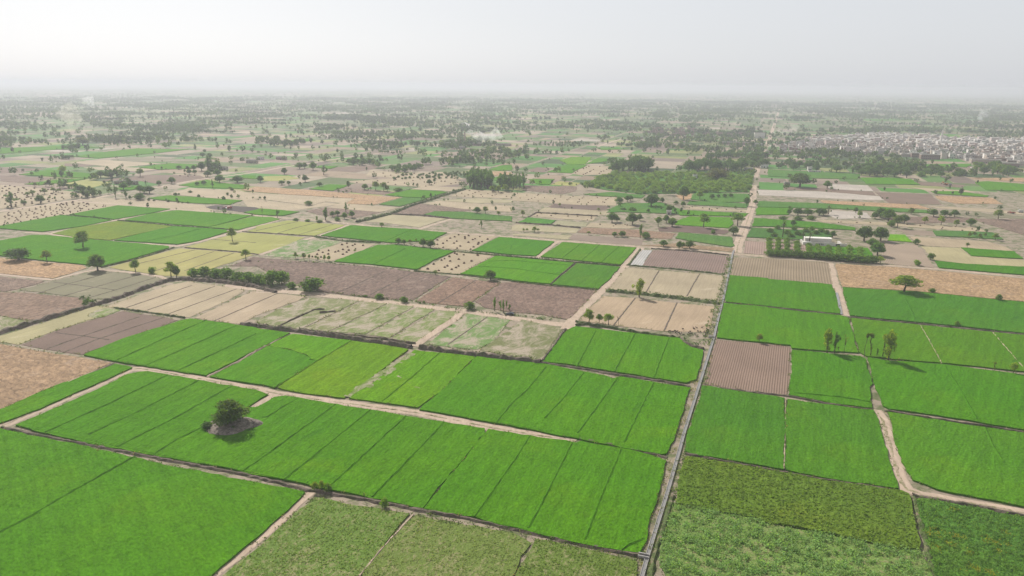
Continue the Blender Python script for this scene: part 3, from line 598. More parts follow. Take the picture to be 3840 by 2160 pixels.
# farther rows, beyond the long straight track -------------------------
FARF = [
 ('G', 'A1 1500,1190 1700,1165 2440,1215 2310,1258 1900,1240 1560,1205', 'narrow green strip lined with small dark bushes before the red earth'),
 ('S', 'A1 780,1213 960,1185 1500,1207 2050,1262 2150,1330 1720,1298 1050,1240', 'long pale stubble field below the strip of small bushes'),
 ('S', 'A1 1700,1150 1900,1085 2400,1110 2576,1150 | A2 0,1200 | A1 2450,1215 2200,1195', 'pale stubble terraces around a low white mound'),
 ('U', 'A1 2060,1280 2170,1260 2576,1282 | A2 60,1300 0,1320 | A1 2470,1335 2150,1300', 'black burnt soil where the threshing tractor works'),
 ('G', 'A1 2450,1335 2576,1312 | A2 40,1298 440,1330 270,1370 0,1358', 'small green field beside the black burnt soil'),
 ('G', 'A1 1800,1060 2080,1008 2240,1040 2500,1065 2450,1100 1960,1080', 'green plot among dark round trees'),
 ('G', 'A1 2430,960 2576,965 | A2 0,1000 | A1 2440,990', 'small green plot beside the farther pale road'),
 ('Y', 'A1 620,1045 870,1008 1130,1030 930,1085 700,1080', 'pale yellowish field behind the low mud farmstead'),
 ('G', 'A1 190,955 510,905 960,950 975,990 690,985 480,970', 'green field with a yellow tree on its edge'),
 ('G', 'A1 250,1050 640,1000 900,990 700,1030 400,1060', 'thin green strip below the row of bushes'),
 ('S', 'A1 690,830 1060,805 1620,840 1380,865 1180,880', 'long pale stubble field with a bare white spot'),
 ('B', 'A1 650,840 990,850 830,875 660,870', 'dark wedge of ploughed soil beside pale stubble'),
 ('S', 'A1 830,880 1150,870 1620,900 1400,920 1000,905', 'second pale stubble strip beside the dark wedge'),
 ('G', 'A1 1400,880 1700,840 1990,850 1960,890 1600,905', 'bright green field in front of the tall grey tree'),
 ('E', 'A1 1110,800 1330,775 2000,800 1950,820 1350,825', 'grey green plantation plot far off'),
 ('G', 'A1 0,690 700,660 1060,680 740,690 0,745', 'long green field below the great round reddish tree'),
 ('G', 'A1 740,770 1100,720 1380,690 1900,700 1560,740 1000,790', 'long blue green field beyond the hedges'),
 ('B', 'A1 0,880 470,895 200,930 0,940', 'dark brown ploughed field with a lone bush'),
 ('B', 'A1 0,960 560,985 300,1040 0,1020', 'brown ploughed field with a dark scrape'),
 ('B', 'A1 1000,1010 1480,955 2000,960 2100,1000 1620,1050 1420,1020 1150,1020', 'pinkish brown field behind the mud farmstead'),
 ('G', 'A1 1170,1095 1370,1070 1400,1095 1270,1120', 'little green plot beside the mud farmstead'),
 ('O', 'A1 2425,1108 | A2 0,1075 500,1105 1200,1165 1460,1182 1200,1255 900,1245 1000,1192 800,1183 0,1128', 'long reddish orange earth field'),
 ('S', 'A2 -200,1122 780,1186 990,1194 890,1243 700,1225 560,1262 0,1197 -260,1178', 'pale terraces below the reddish field'),
 ('S', 'A2 -150,1187 560,1265 690,1232 860,1250 480,1300 290,1330 -80,1282', 'stubble plot with a low hedge beside the terraces'),
 ('S', 'A2 720,1285 850,1240 1160,1265 1440,1285 1250,1330 1010,1310', 'pale plots below the reddish field end'),
 ('M', 'A2 500,1320 700,1285 1000,1312 1250,1335 1080,1375 980,1390 640,1360', 'dark harvested plot around the farm trees'),
 ('G', 'A2 530,1100 740,1055 940,1060 880,1085 770,1118', 'green plot beside the reddish field'),
 ('G', 'A2 1290,1160 1560,1105 1930,1130 1730,1190 1480,1180', 'bright green square before the dense poplar grove'),
 ('V', 'A2 1240,1255 1480,1185 1720,1195 1560,1245 1450,1275', 'dark green plot beside the long grassy canal bank'),
 ('M', 'A2 800,1115 880,1090 1200,1110 1400,1130 1290,1158 1100,1145', 'dark brown strip beside the bright green square'),
 ('S', 'A2 1550,1100 1700,1065 2100,1085 1960,1120', 'tan plot before the dense poplar grove'),
 ('Z', 'A2 1850,1215 2200,1190 2576,1210 2576,1235 2240,1240', 'pale plot beside the poplar grove heaps'),
 ('S', 'A2 1700,1245 1840,1215 2576,1270 2576,1330 2100,1300', 'stubble plots with two green trees'),
 ('M', 'A2 1370,1350 1650,1245 2100,1300 2180,1310 2100,1322 1870,1320 1680,1353', 'brown harvest field beside the grassy canal bank'),
 ('V', 'A2 1690,1356 1800,1325 2100,1332 2576,1377 2576,1425 1960,1395', 'long weedy green strip below the stubble plots'),
 ('Z', 'A2 1100,1430 1360,1355 1910,1395 1640,1484 1270,1435', 'pale field beside the straight canal bank'),
 ('Y', 'A2 80,970 320,965 440,990 250,1020 60,1015', 'yellow green plot beside the tall palm'),
 ('G', 'A2 290,615 550,590 600,610 400,628', 'far green plot beyond the dark clumps'),
 ('G', 'A2 600,880 650,865 820,870 750,895', 'tiny bright green plot beside the pale road'),
 ('B', 'A2 700,910 820,880 1300,850 1170,900 1000,930', 'brown plot with scattered trees around it'),
 ('G', 'A2 2340,905 2480,860 2576,855 2576,910 2450,915', 'green plot beyond the poplar grove'),
 ('G', 'A2 2390,985 2480,965 2576,1000 2500,1025 2400,1010', 'green plot between the two poplar groves'),
 ('O', 'A2 2260,930 2450,920 2576,930 2576,960 2380,965', 'reddish strip beyond the poplar grove'),
 ('M', 'A3 130,1060 650,1075 640,1120 500,1150 100,1110', 'brown plot beside the poplar grove'),
 ('G', 'A3 160,1000 430,1000 380,1055 250,1050', 'small striped green plot before the orchard'),
 ('Y', 'A3 390,1055 470,1020 690,1035 640,1070', 'yellowish plot before the orchard'),
 ('L', 'A3 480,810 600,775 800,780 740,850 560,850', 'bright lime field with trees on its edge'),
 ('G', 'A3 740,850 860,790 1000,795 960,820', 'green end of the bright lime field'),
 ('G', 'A3 350,930 560,852 760,857 600,940', 'green field in front of the lime field'),
 ('B', 'A3 150,905 260,880 420,890 320,930 200,925', 'dark ploughed patch beside the lime field'),
 ('V', 'A3 700,1060 1000,950 2440,920 2430,1000 2390,1130 1300,1150 950,1110', 'green orchard floor under rows of fruit trees'),
 ('B', 'A3 370,1275 420,1245 980,1270 930,1315', 'dark brown bare plot below the straw heaps'),
 ('Z', 'A3 330,1285 930,1317 980,1332 960,1355 260,1325', 'pale terraced plot beside small dark trees'),
 ('V', 'A3 720,1150 1000,1130 1340,1160 1310,1190 800,1165', 'green strip in front of the orchard trees'),
 ('V', 'A3 960,1310 1130,1240 1500,1255 1700,1310 1650,1350 1100,1330', 'weedy green plot around big dark trees'),
 ('V', 'A3 1800,1205 1830,1135 2390,1150 2380,1230 2050,1235', 'green vegetable plot beside the dirt road'),
 ('O', 'A3 1640,1165 1800,1140 1815,1190 1720,1215', 'round orange threshing floor below a tall tree'),
 ('V', 'A3 1790,1218 2380,1248 2360,1290 1760,1255', 'dull green strip beside the dirt road'),
 ('G', 'A3 1680,1310 2350,1350 2350,1375 1690,1365', 'bright green strip below the red heaps'),
 ('G', 'A3 850,685 1180,690 1100,700 900,705', 'far green strip beyond the lime field'),
 ('G', 'A4 915,985 1200,985 1440,1000 1530,1055 1000,1050', 'bright green field between the village groves'),
 ('W', 'A4 620,1045 1000,1060 1060,1120 600,1105', 'whitish salt pale plot with dark heaps'),
 ('W', 'A4 -105,1106 500,1120 1120,1170 1170,1210 900,1205 -95,1160', 'long whitish plot with small dark heaps'),
 ('B', 'A4 160,1075 500,1088 1050,1125 1090,1165 500,1118 160,1108', 'brown strip between the whitish plots'),
 ('B', 'A4 1070,1130 1640,1150 1750,1255 1220,1240 1150,1190', 'large bare brown field right of the whitish plots'),
 ('O', 'A4 530,1212 1500,1255 1640,1300 1100,1280 560,1240', 'orange brown strip below the whitish plots'),
 ('V', 'A4 -95,1222 500,1243 1600,1313 1640,1345 700,1300 -105,1280', 'long weedy green strip behind the dark trees'),
 ('G', 'A4 -105,1286 250,1292 200,1360 -125,1362', 'green plot beside the dirt road trees'),
 ('W', 'A4 640,1312 1000,1335 1040,1390 700,1400 600,1360', 'pale sandy bare ground behind the trees'),
 ('G', 'A4 1640,1122 1900,1122 2230,1167 2200,1180 1680,1145', 'green plot crossed by a row of saplings'),
 ('O', 'A4 1680,1165 2250,1187 2370,1250 1900,1245 1740,1210', 'orange plot of scattered heaps near saplings'),
 ('G', 'A4 2080,1030 2200,1022 2576,1050 2700,1060 2700,1130 2576,1120 2200,1110', 'bright green field beside the digger'),
 ('B', 'A4 1490,1025 1750,1035 1990,1060 1960,1085 1540,1060', 'dark brown soil where the orange digger stands'),
 ('S', 'A4 1450,1082 2000,1112 2110,1130 1620,1120', 'pale track like strip below the orange digger'),
 ('S', 'A4 1550,1265 2300,1303 2576,1340 2700,1345 2700,1365 2576,1357 1700,1290', 'pale threshing strip with parked vehicles'),
 ('E', 'A4 1900,1332 2576,1372 2576,1400 1950,1362', 'grey green strip beside the right-hand lone tree'),
 ('M', 'A4 1150,1397 1640,1372 2100,1392 2050,1425 1500,1449', 'brown weedy waste ground under the trees'),
 ('M', 'A4 2055,1397 2576,1402 3000,1420 3000,1600 2576,1560 2200,1449', 'wide brown harvested ground at the right-hand side'),
 ('V', 'A4 0,900 930,950 900,1000 400,990 0,970', 'orchard floor below the village groves'),
 ('G', 'A4 1340,540 1850,550 2000,585 1400,562', 'green field directly behind the village'),
 ('G', 'A4 920,400 1480,385 1470,410 1000,412', 'far bright green field beyond the village'),
 ('O', 'A4 2050,985 2576,985 2700,990 2700,1025 2576,1025 2150,1005', 'orange field beside the right-hand village grove'),
 ('G', 'A4 520,800 700,795 720,820 560,830', 'small green plot between groves and village'),
 ('G', 'A4 1550,850 2050,845 2000,880 1600,870', 'green field at the foot of the village'),
]
for kd, poly, lab in FARF: field(kd, lab, poly, z=.09 + .004 * (len(FIELDS) % 9))
hayfield('widest stubble field of scattered straw heaps beside the road', 'A1 0,1340 190,1300 740,1218 1050,1245 1185,1262 690,1355 600,1365 0,1470', 6.6, name='on the widest stubble field beside the pale road')
hayfield('stubble field of straw heaps and small trees beyond the road', 'A1 0,1055 330,1080 700,1120 1000,1150 560,1222 200,1285 0,1295', 9.5, name='among the small trees beyond the pale road')
hayfield('stubble plot of scattered heaps with spreading trees', 'A2 900,1020 1400,990 2000,995 2110,1040 1750,1080 1000,1040', 17, name='on the plot of spreading trees')
hayfield('stubble plot of heaps in front of the poplar grove', 'A2 1950,1170 2100,1100 2576,1125 2576,1195 2300,1185', 12, name='in front of the poplar grove')
hayfield('long terraced plot of dark straw heaps', 'A3 0,1130 640,1170 1060,1180 1040,1265 700,1260 0,1215', 11.5, name='on the long terraces')
hayfield('pinkish plot of heap rows below the tall clump of trees', 'A3 580,940 720,860 1010,870 990,950 700,960', 15, name='below the tall clump of trees')
hayfield('narrow strip of reddish heaps beside the dirt road', 'A3 1730,1270 2370,1310 2350,1330 1750,1300', 11, name='on the narrow strip beside the dirt road')
hayfield('far stubble plot of heaps beside the far grove', 'A1 1740,945 2100,955 2100,1000 1750,985', 16, name='beside the far grove')
hayfield('far plot of heaps around the orchard saplings', 'A2 1150,905 1480,940 1900,925 2100,1000 1500,1000 1100,960', 17, name='around the far saplings')

# ------------------------------------------------------------------ dirt tracks
def track(label, line, w, z=0.0, mat='track', name='dirt_track', kind='structure', h=.1, median=0):
    V, F = ribbon(pts(line), w, h, jit=.10, seg=4.0, flat_top=.8)
    V = [(x, y, zz + z) for x, y, zz in V]
    o = link(name, mesh(name, V, F, [M[mat]]))
    tag(o, label, name.replace('_', ' '), kind=kind)
    if median:
        V, F = ribbon(pts(line), median, h + .05, jit=.4, seg=2.0, flat_top=.6)
        V = [(x, y, zz + z) for x, y, zz in V]
        link('grass_strip', mesh('grass_strip', V, F, [M['median']]), o)
    return o
t_ = NT('median'); b_ = t_.noise(.6, det=5, rough=.72)
t_.base(t_.mix(t_.ramp(b_, .42, .6), (.42, .33, .25), (.17, .17, .075))); M['median'] = t_.m
track('rutted pale track running between the large green fields', 'C1 -90,1100 0,1075 700,775 1290,510 1340,494 1400,490 1480,498 2576,692 | C2 130,725 200,740 700,812 1280,888 1700,948 2330,1075 2576,1120 | C3 0,1122 330,1172 560,1205 640,1222', 5.0, median=1.1)
track('short pale spur leading towards the tree mound', 'C2 210,745 130,790 0,862 | C1 2520,880', 3.6, .03)
track('wide bare track along the edge of the scrub plots', 'B1 2250,835 2576,868 | B2 200,885 560,915 1000,968 1500,1025 2100,1092 2576,1157 | B3 0,1160 300,1205 560,1230 640,1235', 6.5)
track('wide pale track climbing from the junction to the furrowed field', 'B3 545,1275 620,1165 750,1030 880,905 960,820 1030,735 1120,650 1215,540 1300,452', 6.0, .03)
track('long straight pale track crossing the whole plain', 'B2 250,152 500,166 940,212 1400,258 1940,300 2576,345 | B3 0,347 520,387 1250,440 1700,467 2200,512 2576,543 | B4 0,545 600,592 1100,625 1700,668 2576,748 3100,790', 5.2, .04, median=1.0)
track('dirt road climbing from the straight track towards the village', 'B3 2262,505 2268,440 2300,360 2345,250 2385,130 2420,20 | A3 2425,1170 2425,1110 2432,1060', 7.5, .05, median=1.2)
track('far end of the village road running to the horizon', 'A3 2440,980 2520,760 | A4 20,580 70,430 110,310 150,230', 9, .1)
track('pale road beside the field of scattered straw heaps', 'A1 -120,1345 150,1300 740,1213 1000,1180 1230,1135', 6.5, .06)
track('far pale road running between hedges and plots', 'A1 1560,1085 1700,1055 2000,1003 2300,965 2576,930 | A2 0,930 230,885 600,830 900,780 1150,750 1650,680', 6.0, .1)
track('pale track along the top of the green fields', 'A1 740,1217 1050,1243 1720,1300 2150,1334 2576,1362 | B2 0,132 270,155', 4.2, .07)
track('winding pale track between the bright green fields', 'B1 250,300 500,312 850,235 1200,170 1500,108 1740,68', 4.0, .05)
track('short pale branch in front of the leaning tree', 'B1 480,312 600,332 740,350', 4.2, .06)
track('pale diagonal track from the crossroads past the round tree', 'B2 250,165 100,212 0,243 | B1 2400,290 2200,340 2000,395 1780,440 1600,428 1455,410', 4.2, .05)
track('pale bank top track beside the yellow fields', 'B2 940,222 800,280 600,345 400,400 200,470 30,525', 4.2, .04)
track('narrow pale path below the green field of trees', 'B1 -120,715 0,722 520,778 830,700 985,675 1300,700 1600,740 1680,772', 3.4, .04)
track('pale cross track between two bright green fields', 'B3 235,560 330,480 430,402 490,388', 5.0, .05)
track('pale side track running down past the orange straw field', 'B4 620,610 660,780 705,900 770,1140', 5.5, .04)
track('rutted track curving between the wide green fields', 'C4 1080,905 1150,1010 1250,1320 | D4 1180,0 1230,150 1270,300 1330,480 1400,580 1560,640 1900,700 2200,748 2576,815 3100,905', 5.0, .03, median=1.3)
track('narrow footpath beside the mixed crop', 'D2 575,600 400,745 250,900 0,1110 | D1 2380,1270 2130,1470 1950,1620', 2.8, .03)
track('pale track beside the small harvested plots', 'B2 1965,165 1800,215 1640,268', 4.0, .05)
track('narrow track behind the orchard rows', 'B3 2310,345 2576,355 | B4 350,372', 3.2, .06)
track('pale strip through the middle of the scrub plots', 'C2 1590,268 1700,190 1850,90 1990,0 | B2 2060,1110', 4.5, .1)
track('far pale track beyond the poplar grove', 'A3 860,672 960,635 1100,595', 7, .12)
track('sandy ground below the earth dyke', 'B2 -60,905 150,900 330,905', 3, .04)

# ------------------------------------------------------------------ earth banks and ditches
def bank(label, line, w, h, mat='bank', name='earth_bank', ft=.35):
    V, F = ribbon(pts(line), w, h, flat_top=ft, jit=.22, seg=1.8)
    o = link(name, mesh(name, V, F, [M[mat]]))
    tag(o, label, name.replace('_', ' '), kind='structure')
    return o
bank('dark reddish ditch bank along the largest green field', 'C1 20,1085 | D1 250,5 600,72 1330,218 1800,306 2576,455 | D2 540,592 1100,683 1660,790 2100,868 2576,975 | D3 300,1045 700,1135 1290,1252', 1.8, .55)
bank('shadowed ditch side built up as a dark earth dyke beside the brown harvested fields', 'B1 -200,1380 0,1318 420,1190 830,1070 1000,1022 1150,977 1500,850 1700,787 1830,772 2200,800 2576,850 | B2 200,905', 4.2, 1.7)  # raised so its dark face stands in for the trench's shadowed side
bank('long dark dyke above the lime green fields', 'B1 2420,1228 2576,1250 | C2 0,62 230,95 480,125 870,178 1280,238 1565,278', 3.4, 1.6)
bank('dark dyke with grassy top beside the scrub corner', 'C2 1650,282 2100,345 2576,400 | C3 0,403 285,437', 3.4, 1.6)
bank('second thin dark ridge above the long dyke', 'C2 440,97 800,142 1240,188 1600,243', 1.6, .8)
bank('low dark earth wall of the unfinished enclosure', 'B2 225,1248 400,1165 590,1080 690,1077', 1.1, .8, name='earth_wall')
bank('crumbled heap of dark earth wall', 'B2 640,1112 720,1105 800,1098', 2.0, .9, name='earth_wall')
bank('weedy dark bank between the near green fields and heaps', 'B2 590,345 900,390 1250,405', 3.0, 1.1, 'weedy')
bank('weedy bank below the green fields and straw heaps', 'B2 1400,430 2000,492 2576,548 | B3 0,545 640,602 1095,640', 2.0, .8, 'weedy')
bank('dark little bank beside the brightest green field', 'B3 645,602 500,720 385,828', 1.2, .7)
bank('weedy bank above the brown harvested field', 'B2 1590,690 2060,728 2576,792 | B3 0,797 400,838 865,880', 1.5, .6, 'weedy')
bank('wide hedge bank beside the grassy canal', 'B2 1020,198 1360,118 1560,35 | A2 1690,1230 1900,1160 2100,1105', 4.5, 1.6, 'weedy')
bank('dark bank behind the pale canal side field', 'B2 1360,118 1650,130 1960,162', 2.5, 1.2)
bank('grassy ditch bank with a tall tree on it', 'B3 945,892 1300,922 1700,970 2070,1020', 4.0, 1.2, 'weedy')
bank('dark hedge bank behind the three round trees', 'B3 640,1200 780,1222 | C3 640,58 750,45 1000,85 1220,122 1690,188', 2.0, 1.0, 'weedy')
bank('crumbling curved bank at the clipped field corner', 'C3 1690,190 1740,235 1850,278 1930,298', 1.8, 1.1)
bank('dark bank edge of the clipped green field', 'C3 540,95 430,255 300,420', 1.6, 1.0)
bank('dark bund with pale soil between two rows of green fields', 'C3 300,432 640,482 1040,552 1500,618 1790,676', 2.0, .6)
bank('dark bund from the track end to the channel', 'C3 680,1200 1100,1280 1560,1385', 1.8, .5)
bank('dark bund below the ploughed square', 'C4 0,757 | C3 2576,758 2100,690 | C4 210,770 640,853 1060,912', 1.4, .5)
bank('dark bund right of the rutted track', 'C4 1170,917 1600,987 2576,1132 3100,1215', 1.5, .6)
bank('thin dark bund above the olive cane field', 'D3 1740,222 2080,285 2576,380 | D4 550,483 1000,545 1310,598', 1.3, .5)
bank('deep dark ditch side below the wide pale track', 'D4 1450,640 1800,705 2200,775 2576,855 3100,955', 2.2, .75)
bank('dark ditch between the cane and the yellow patched field', 'D4 1465,660 1500,800 1560,1000 1620,1230 1660,1449 1700,1620', 1.6, .7, 'weedy')
bank('dark weedy ditch running beside the concrete channel', 'D3 1620,655 1570,800 1520,980 1450,1200 1400,1420 1370,1620', 1.8, .8, 'weedy')
bank('thin dark bund between the lighter and darker green fields', 'B4 800,1150 1520,1222 2000,1270 2576,1327 3100,1378', 1.4, .5)
bank('thin dark bund joining the channel and side track', 'B4 0,1055 380,1098 735,1132 | B3 2576,1050 2140,1008', 1.0, .5)
bank('weedy hedge between the two green wedge fields', 'B1 600,128 1100,172', 1.6, .9, 'weedy')
bank('weedy hedge between the lime and green fields', 'B1 1190,180 1740,238 2290,272', 1.6, .9, 'weedy')
bank('weedy edge of the pale yellowish stubble', 'B1 1020,655 1420,560 1750,455', 1.8, .9, 'weedy')
bank('dark thin bund between yellow fields', 'B1 1860,455 2400,498 2576,520 | B2 20,525', 1.3, .6)
bank('thin bund between the upper yellow fields', 'B1 2440,292 2576,305 | B2 0,302 300,320 600,342', 1.3, .6)
bank('weedy bank between stubble and the ploughed plot', 'B1 1150,1062 1480,1105 1860,1162', 1.8, .8, 'weedy')
bank('dark edge of the small harvested plots', 'B3 40,205 400,228 690,258', 2.0, 1.0)
bank('dark edges around the long heap plot', 'B3 170,145 245,103 860,138', 2.0, 1.0)
bank('dark top edge of the furrowed plastic rows', 'B3 1290,470 1180,620 1160,632 1650,672 2140,725', 2.0, .8, 'weedy')
bank('dark top bank behind the furrowed field', 'B3 1400,465 1800,490 2180,530', 2.2, .9)
bank('pale bund between the lime and green strips', 'C2 340,138 150,240 0,312 | C1 2400,420 2080,575', 1.2, .4, 'track')
bank('pale thin bund dividing two green fields', 'C4 178,800 172,1100 165,1449 | D4 165,200 160,385', .7, .62, 'median')
bank('straw coloured bund in the lighter green field', 'C4 1530,60 1640,250 1745,445', .7, .8, 'median')
bank('second straw coloured bund at the right-hand edge', 'C4 2255,130 2420,320 2576,500', .7, .8, 'median')
bank('pale concrete like edge beside the narrow green strip', 'C1 1140,440 780,595 560,690', 1.0, .5, 'track')
bank('dark edge beside the narrow pale grass bund', 'D2 1580,838 1440,1000 1280,1170 1160,1310 1040,1460', 1.0, .5, 'track')

# ------------------------------------------------------------------ concrete water channel
t_ = NT('concrete'); b_ = t_.noise(1.2, det=5, rough=.7)
t_.base(t_.mix(t_.ramp(b_, .3, .7), (0.30, 0.29, 0.28), (0.46, 0.44, 0.42))); M['concrete'] = t_.m
t_ = NT('channel_water'); t_.base((0.24, 0.235, 0.23)); t_.b.inputs['Roughness'].default_value = .22; t_.b.inputs['Specular IOR Level'].default_value = .5
t_.bump(t_.noise(1.5, det=3), .12, .1); M['water'] = t_.m
def channel(label, line, w):
    root = bpy.data.objects.new('water_channel', None); COL.objects.link(root)
    tag(root, label, 'channel')
    L0 = pts(line); root.location = (L0[0].x, L0[0].y, 0)
    off = Vector((L0[0].x, L0[0].y))
    L = []
    for a, b in zip(L0, L0[1:]):
        n = max(1, int((b - a).length / 6)); L += [a.lerp(b, k / n) for k in range(n)]
    L.append(L0[-1])
    nn = []
    for i in range(len(L)):
        d = (L[min(i + 1, len(L) - 1)] - L[max(i - 1, 0)]).normalized(); nn.append(Vector((-d.y, d.x)))
    def strip(prof, name, mat):
        V, F = [], []
        for p, n in zip(L, nn):
            for o_, z in prof:
                q = p + n * o_ - off; V.append((q.x, q.y, z))
        m = len(prof)
        for i in range(len(L) - 1):
            for k in range(m - 1):
                a = i * m + k; F.append((a, a + m, a + m + 1, a + 1))
        link(name, mesh(name, V, F, [mat]), root)
    h = w / 2
    for s in (-1, 1):
        pr = [(s * (h + .16), 0), (s * (h + .12), .58), (s * h, .58), (s * (h - .04), .2)]
        strip(pr if s < 0 else pr[::-1], 'channel_wall', M['concrete'])
    strip([(-h + .03, .42), (h - .03, .42)], 'water', M['water'])
channel('long concrete lined water channel running straight between green fields', 'D3 1250,1700 1310,1449 1368,1240 1446,990 1556,640 1676,220 1736,0 | C3 1885,655 1955,425 2030,185 2072,0 | B3 2130,955 2215,535 2232,480', .85)
channel('short bright water ditch beside the pale side track', 'B4 690,910 715,1020 738,1130', 1.1)
# small concrete outlet gate across the channel
def gate(label, crop, u, v):
    p = P(crop, u, v)
    root = bpy.data.objects.new('sluice_gate', None); COL.objects.link(root); root.location = (p.x, p.y, 0); root.rotation_euler = (0, 0, GA)
    tag(root, label, 'sluice')
    def bx(name, x0, x1, y0, y1, z0, z1, m):
        V = [(x, y, z) for z in (z0, z1) for x, y in ((x0, y0), (x1, y0), (x1, y1), (x0, y1))]
        link(name, mesh(name, V, [(0, 3, 2, 1), (4, 5, 6, 7), (0, 1, 5, 4), (1, 2, 6, 5), (2, 3, 7, 6), (3, 0, 4, 7)], [m]), root)
    bx('side_wall', -2.0, .8, -.75, -.45, 0, .95, M['concrete']); bx('side_wall', -2.0, .8, .45, .75, 0, .95, M['concrete'])
    bx('gate_plate', -.12, .02, -.45, .45, .1, 1.05, M['iron'])
M['iron'] = flat('dark_iron', (.04, .04, .042), .6, .4)
gate('small concrete sluice where the long ditch meets the channel', 'D3 1345,1268'.split()[0], 1345, 1268)
gate('concrete sluice by the goats at the channel side', 'C3', 2020, 180)

# ------------------------------------------------------------------ plants
def leaf_quads(C, N, size, rg, aspect=.62):
    """C centres (n,3), N preferred normals (n,3): randomly turned leaf-clump quads"""
    n = len(C)
    N = N + rg.normal(0, .55, (n, 3)); N /= np.linalg.norm(N, axis=1)[:, None] + 1e-9
    A = rg.normal(0, 1, (n, 3)); U = np.cross(N, A); U /= np.linalg.norm(U, axis=1)[:, None] + 1e-9
    W = np.cross(N, U)
    s = (size * rg.uniform(.6, 1.4, n))[:, None]
    U, W = U * s * .5, W * s * .5 * aspect
    j = lambda: rg.uniform(.7, 1.25, (n, 1))
    return np.stack([C - U * j() - W * .4, C + W * j() - U * .2, C + U * j() + W * .4, C - W * j() + U * .2], 1)
def blob_leaves(blobs, n, size, rg, fill=.55):
    vol = np.array([b[3] * b[4] * b[5] for b in blobs]) ** (2 / 3); vol /= vol.sum()
    C, N = [], []
    for b, w in zip(blobs, vol):
        k = max(4, int(n * w)); d = rg.normal(0, 1, (k, 3)); d /= np.linalg.norm(d, axis=1)[:, None]
        r = rg.uniform(fill, 1.0, (k, 1)) ** .6 * (1 + rg.normal(0, .07, (k, 1)))
        C.append(np.array(b[:3]) + d * r * np.array(b[3:6])); N.append(d)
    C, N = np.concatenate(C), np.concatenate(N)
    ok = C[:, 2] > .01
    C, N = C[ok], N[ok]
    return leaf_quads(C, N, size, rg)
def tints(n, rg, lo=.72, hi=1.3, y=.25):
    k = rg.uniform(lo, hi, (n, 1)); h = rg.uniform(-y, y, (n, 1))
    return np.clip(np.c_[k * (1 + h), k * (1 + h * .35), k * (1 - h * .5)], 0, 2)
def tube(V, F, path, r0, r1, sides=6):
    b0 = None
    for i, p in enumerate(path):
        p = Vector(p); d = (Vector(path[min(i + 1, len(path) - 1)]) - Vector(path[max(i - 1, 0)])).normalized()
        a = d.orthogonal().normalized(); b = d.cross(a); r = r0 + (r1 - r0) * i / max(1, len(path) - 1); base = len(V)
        for k in range(sides):
            t = 2 * math.pi * k / sides; q = p + a * (r * math.cos(t)) + b * (r * math.sin(t)); V.append((q.x, q.y, q.z))
        if b0 is not None:
            for k in range(sides): F.append((b0 + k, b0 + (k + 1) % sides, base + (k + 1) % sides, base + k))
        b0 = base
def limbs(V, F, top, targets, r, rg):
    for t in targets:
        m = (np.array(top) * .5 + np.array(t) * .5) + np.array([0, 0, .03]) + rg.normal(0, .02, 3)
        tube(V, F, [tuple(top), tuple(m), tuple(t)], r, r * .3, 5)
PROTO = {}
def proto(kind, idx, blobs, n, size, trunk, r=.03, lean=(0, 0), fill=.55, branches=True):
    """unit-height tree: returns (crown mesh, trunk mesh)"""
    rg = np.random.default_rng(100 + idx * 7 + sum(map(ord, kind)))
    q = blob_leaves(blobs, n, size, rg, fill)
    nm = 'crown'
    cm = quads(nm, q, [M['leaf']], tints(len(q), rg))
    V, F = [], []
    top = (lean[0], lean[1], trunk)
    tube(V, F, [(0, 0, -.02), (lean[0] * .35 + rg.normal(0, .008), lean[1] * .35, trunk * .5), top], r * 1.25, r * .75, 7)
    if branches:
        limbs(V, F, top, [(b[0], b[1], b[2] - b[5] * .1) for b in blobs[:6]], r * .6, rg)
    tm = mesh('trunk', V, F, [M['bark']])
    PROTO.setdefault(kind, []).append((cm, tm))
def rblobs(rg, n, cz, rxy, rz, br):
    out = []
    for k in range(n):
        a = 2 * math.pi * (k + rg.uniform(-.3, .3)) / n; rr = rxy * rg.uniform(.45, 1.0)
        out.append((rr * math.cos(a), rr * math.sin(a), cz + rg.uniform(-rz, rz), br * rg.uniform(.75, 1.2), br * rg.uniform(.75, 1.2), br * rg.uniform(.6, .95)))
    return out
rg0 = np.random.default_rng(5)
for i in range(4):   # broad dense mango-like trees, about as wide as high
    b = rblobs(rg0, 8, .47, .31, .12, .22) + rblobs(rg0, 4, .72, .16, .07, .21) + [(0, 0, .52, .32, .32, .3)]
    proto('B', i, b, 1700, .085, .3, .035)
for i in range(4):   # airy acacia, lighter
    b = rblobs(rg0, 8, .58, .25, .15, .165) + rblobs(rg0, 4, .82, .12, .05, .145)
    proto('A', i, b, 1100, .07, .38, .024, (rg0.uniform(-.06, .06), 0), .3)
for i in range(3):   # tall narrow poplar or eucalyptus
    b = [(rg0.normal(0, .02), rg0.normal(0, .02), z, .085 * s, .085 * s, .1) for z, s in ((.3, .8), (.42, 1.15), (.54, 1.25), (.66, 1.15), (.78, 1.), (.9, .65))]
    b += [(rg0.normal(0, .09), rg0.normal(0, .09), rg0.uniform(.35, .8), .07, .07, .09) for _ in range(4)]
    proto('P', i, b, 900, .05, .3, .022, (0, 0), .4)
for i in range(4):   # bush, leafy down to the ground
    b = rblobs(rg0, 6, .42, .34, .14, .30) + rblobs(rg0, 3, .68, .16, .06, .25) + [(0, 0, .3, .42, .42, .3)]
    proto('S', i, b, 900, .12, .2, .03)
b = rblobs(rg0, 8, .40, .30, .12, .22) + rblobs(rg0, 5, .66, .17, .06, .2) + [(0, 0, .45, .33, .33, .34), (.04, 0, .82, .14, .14, .13)]
proto('T', 0, b, 3600, .058, .25, .03, (0, 0), .5)   # thick fine leaved tree of the mound
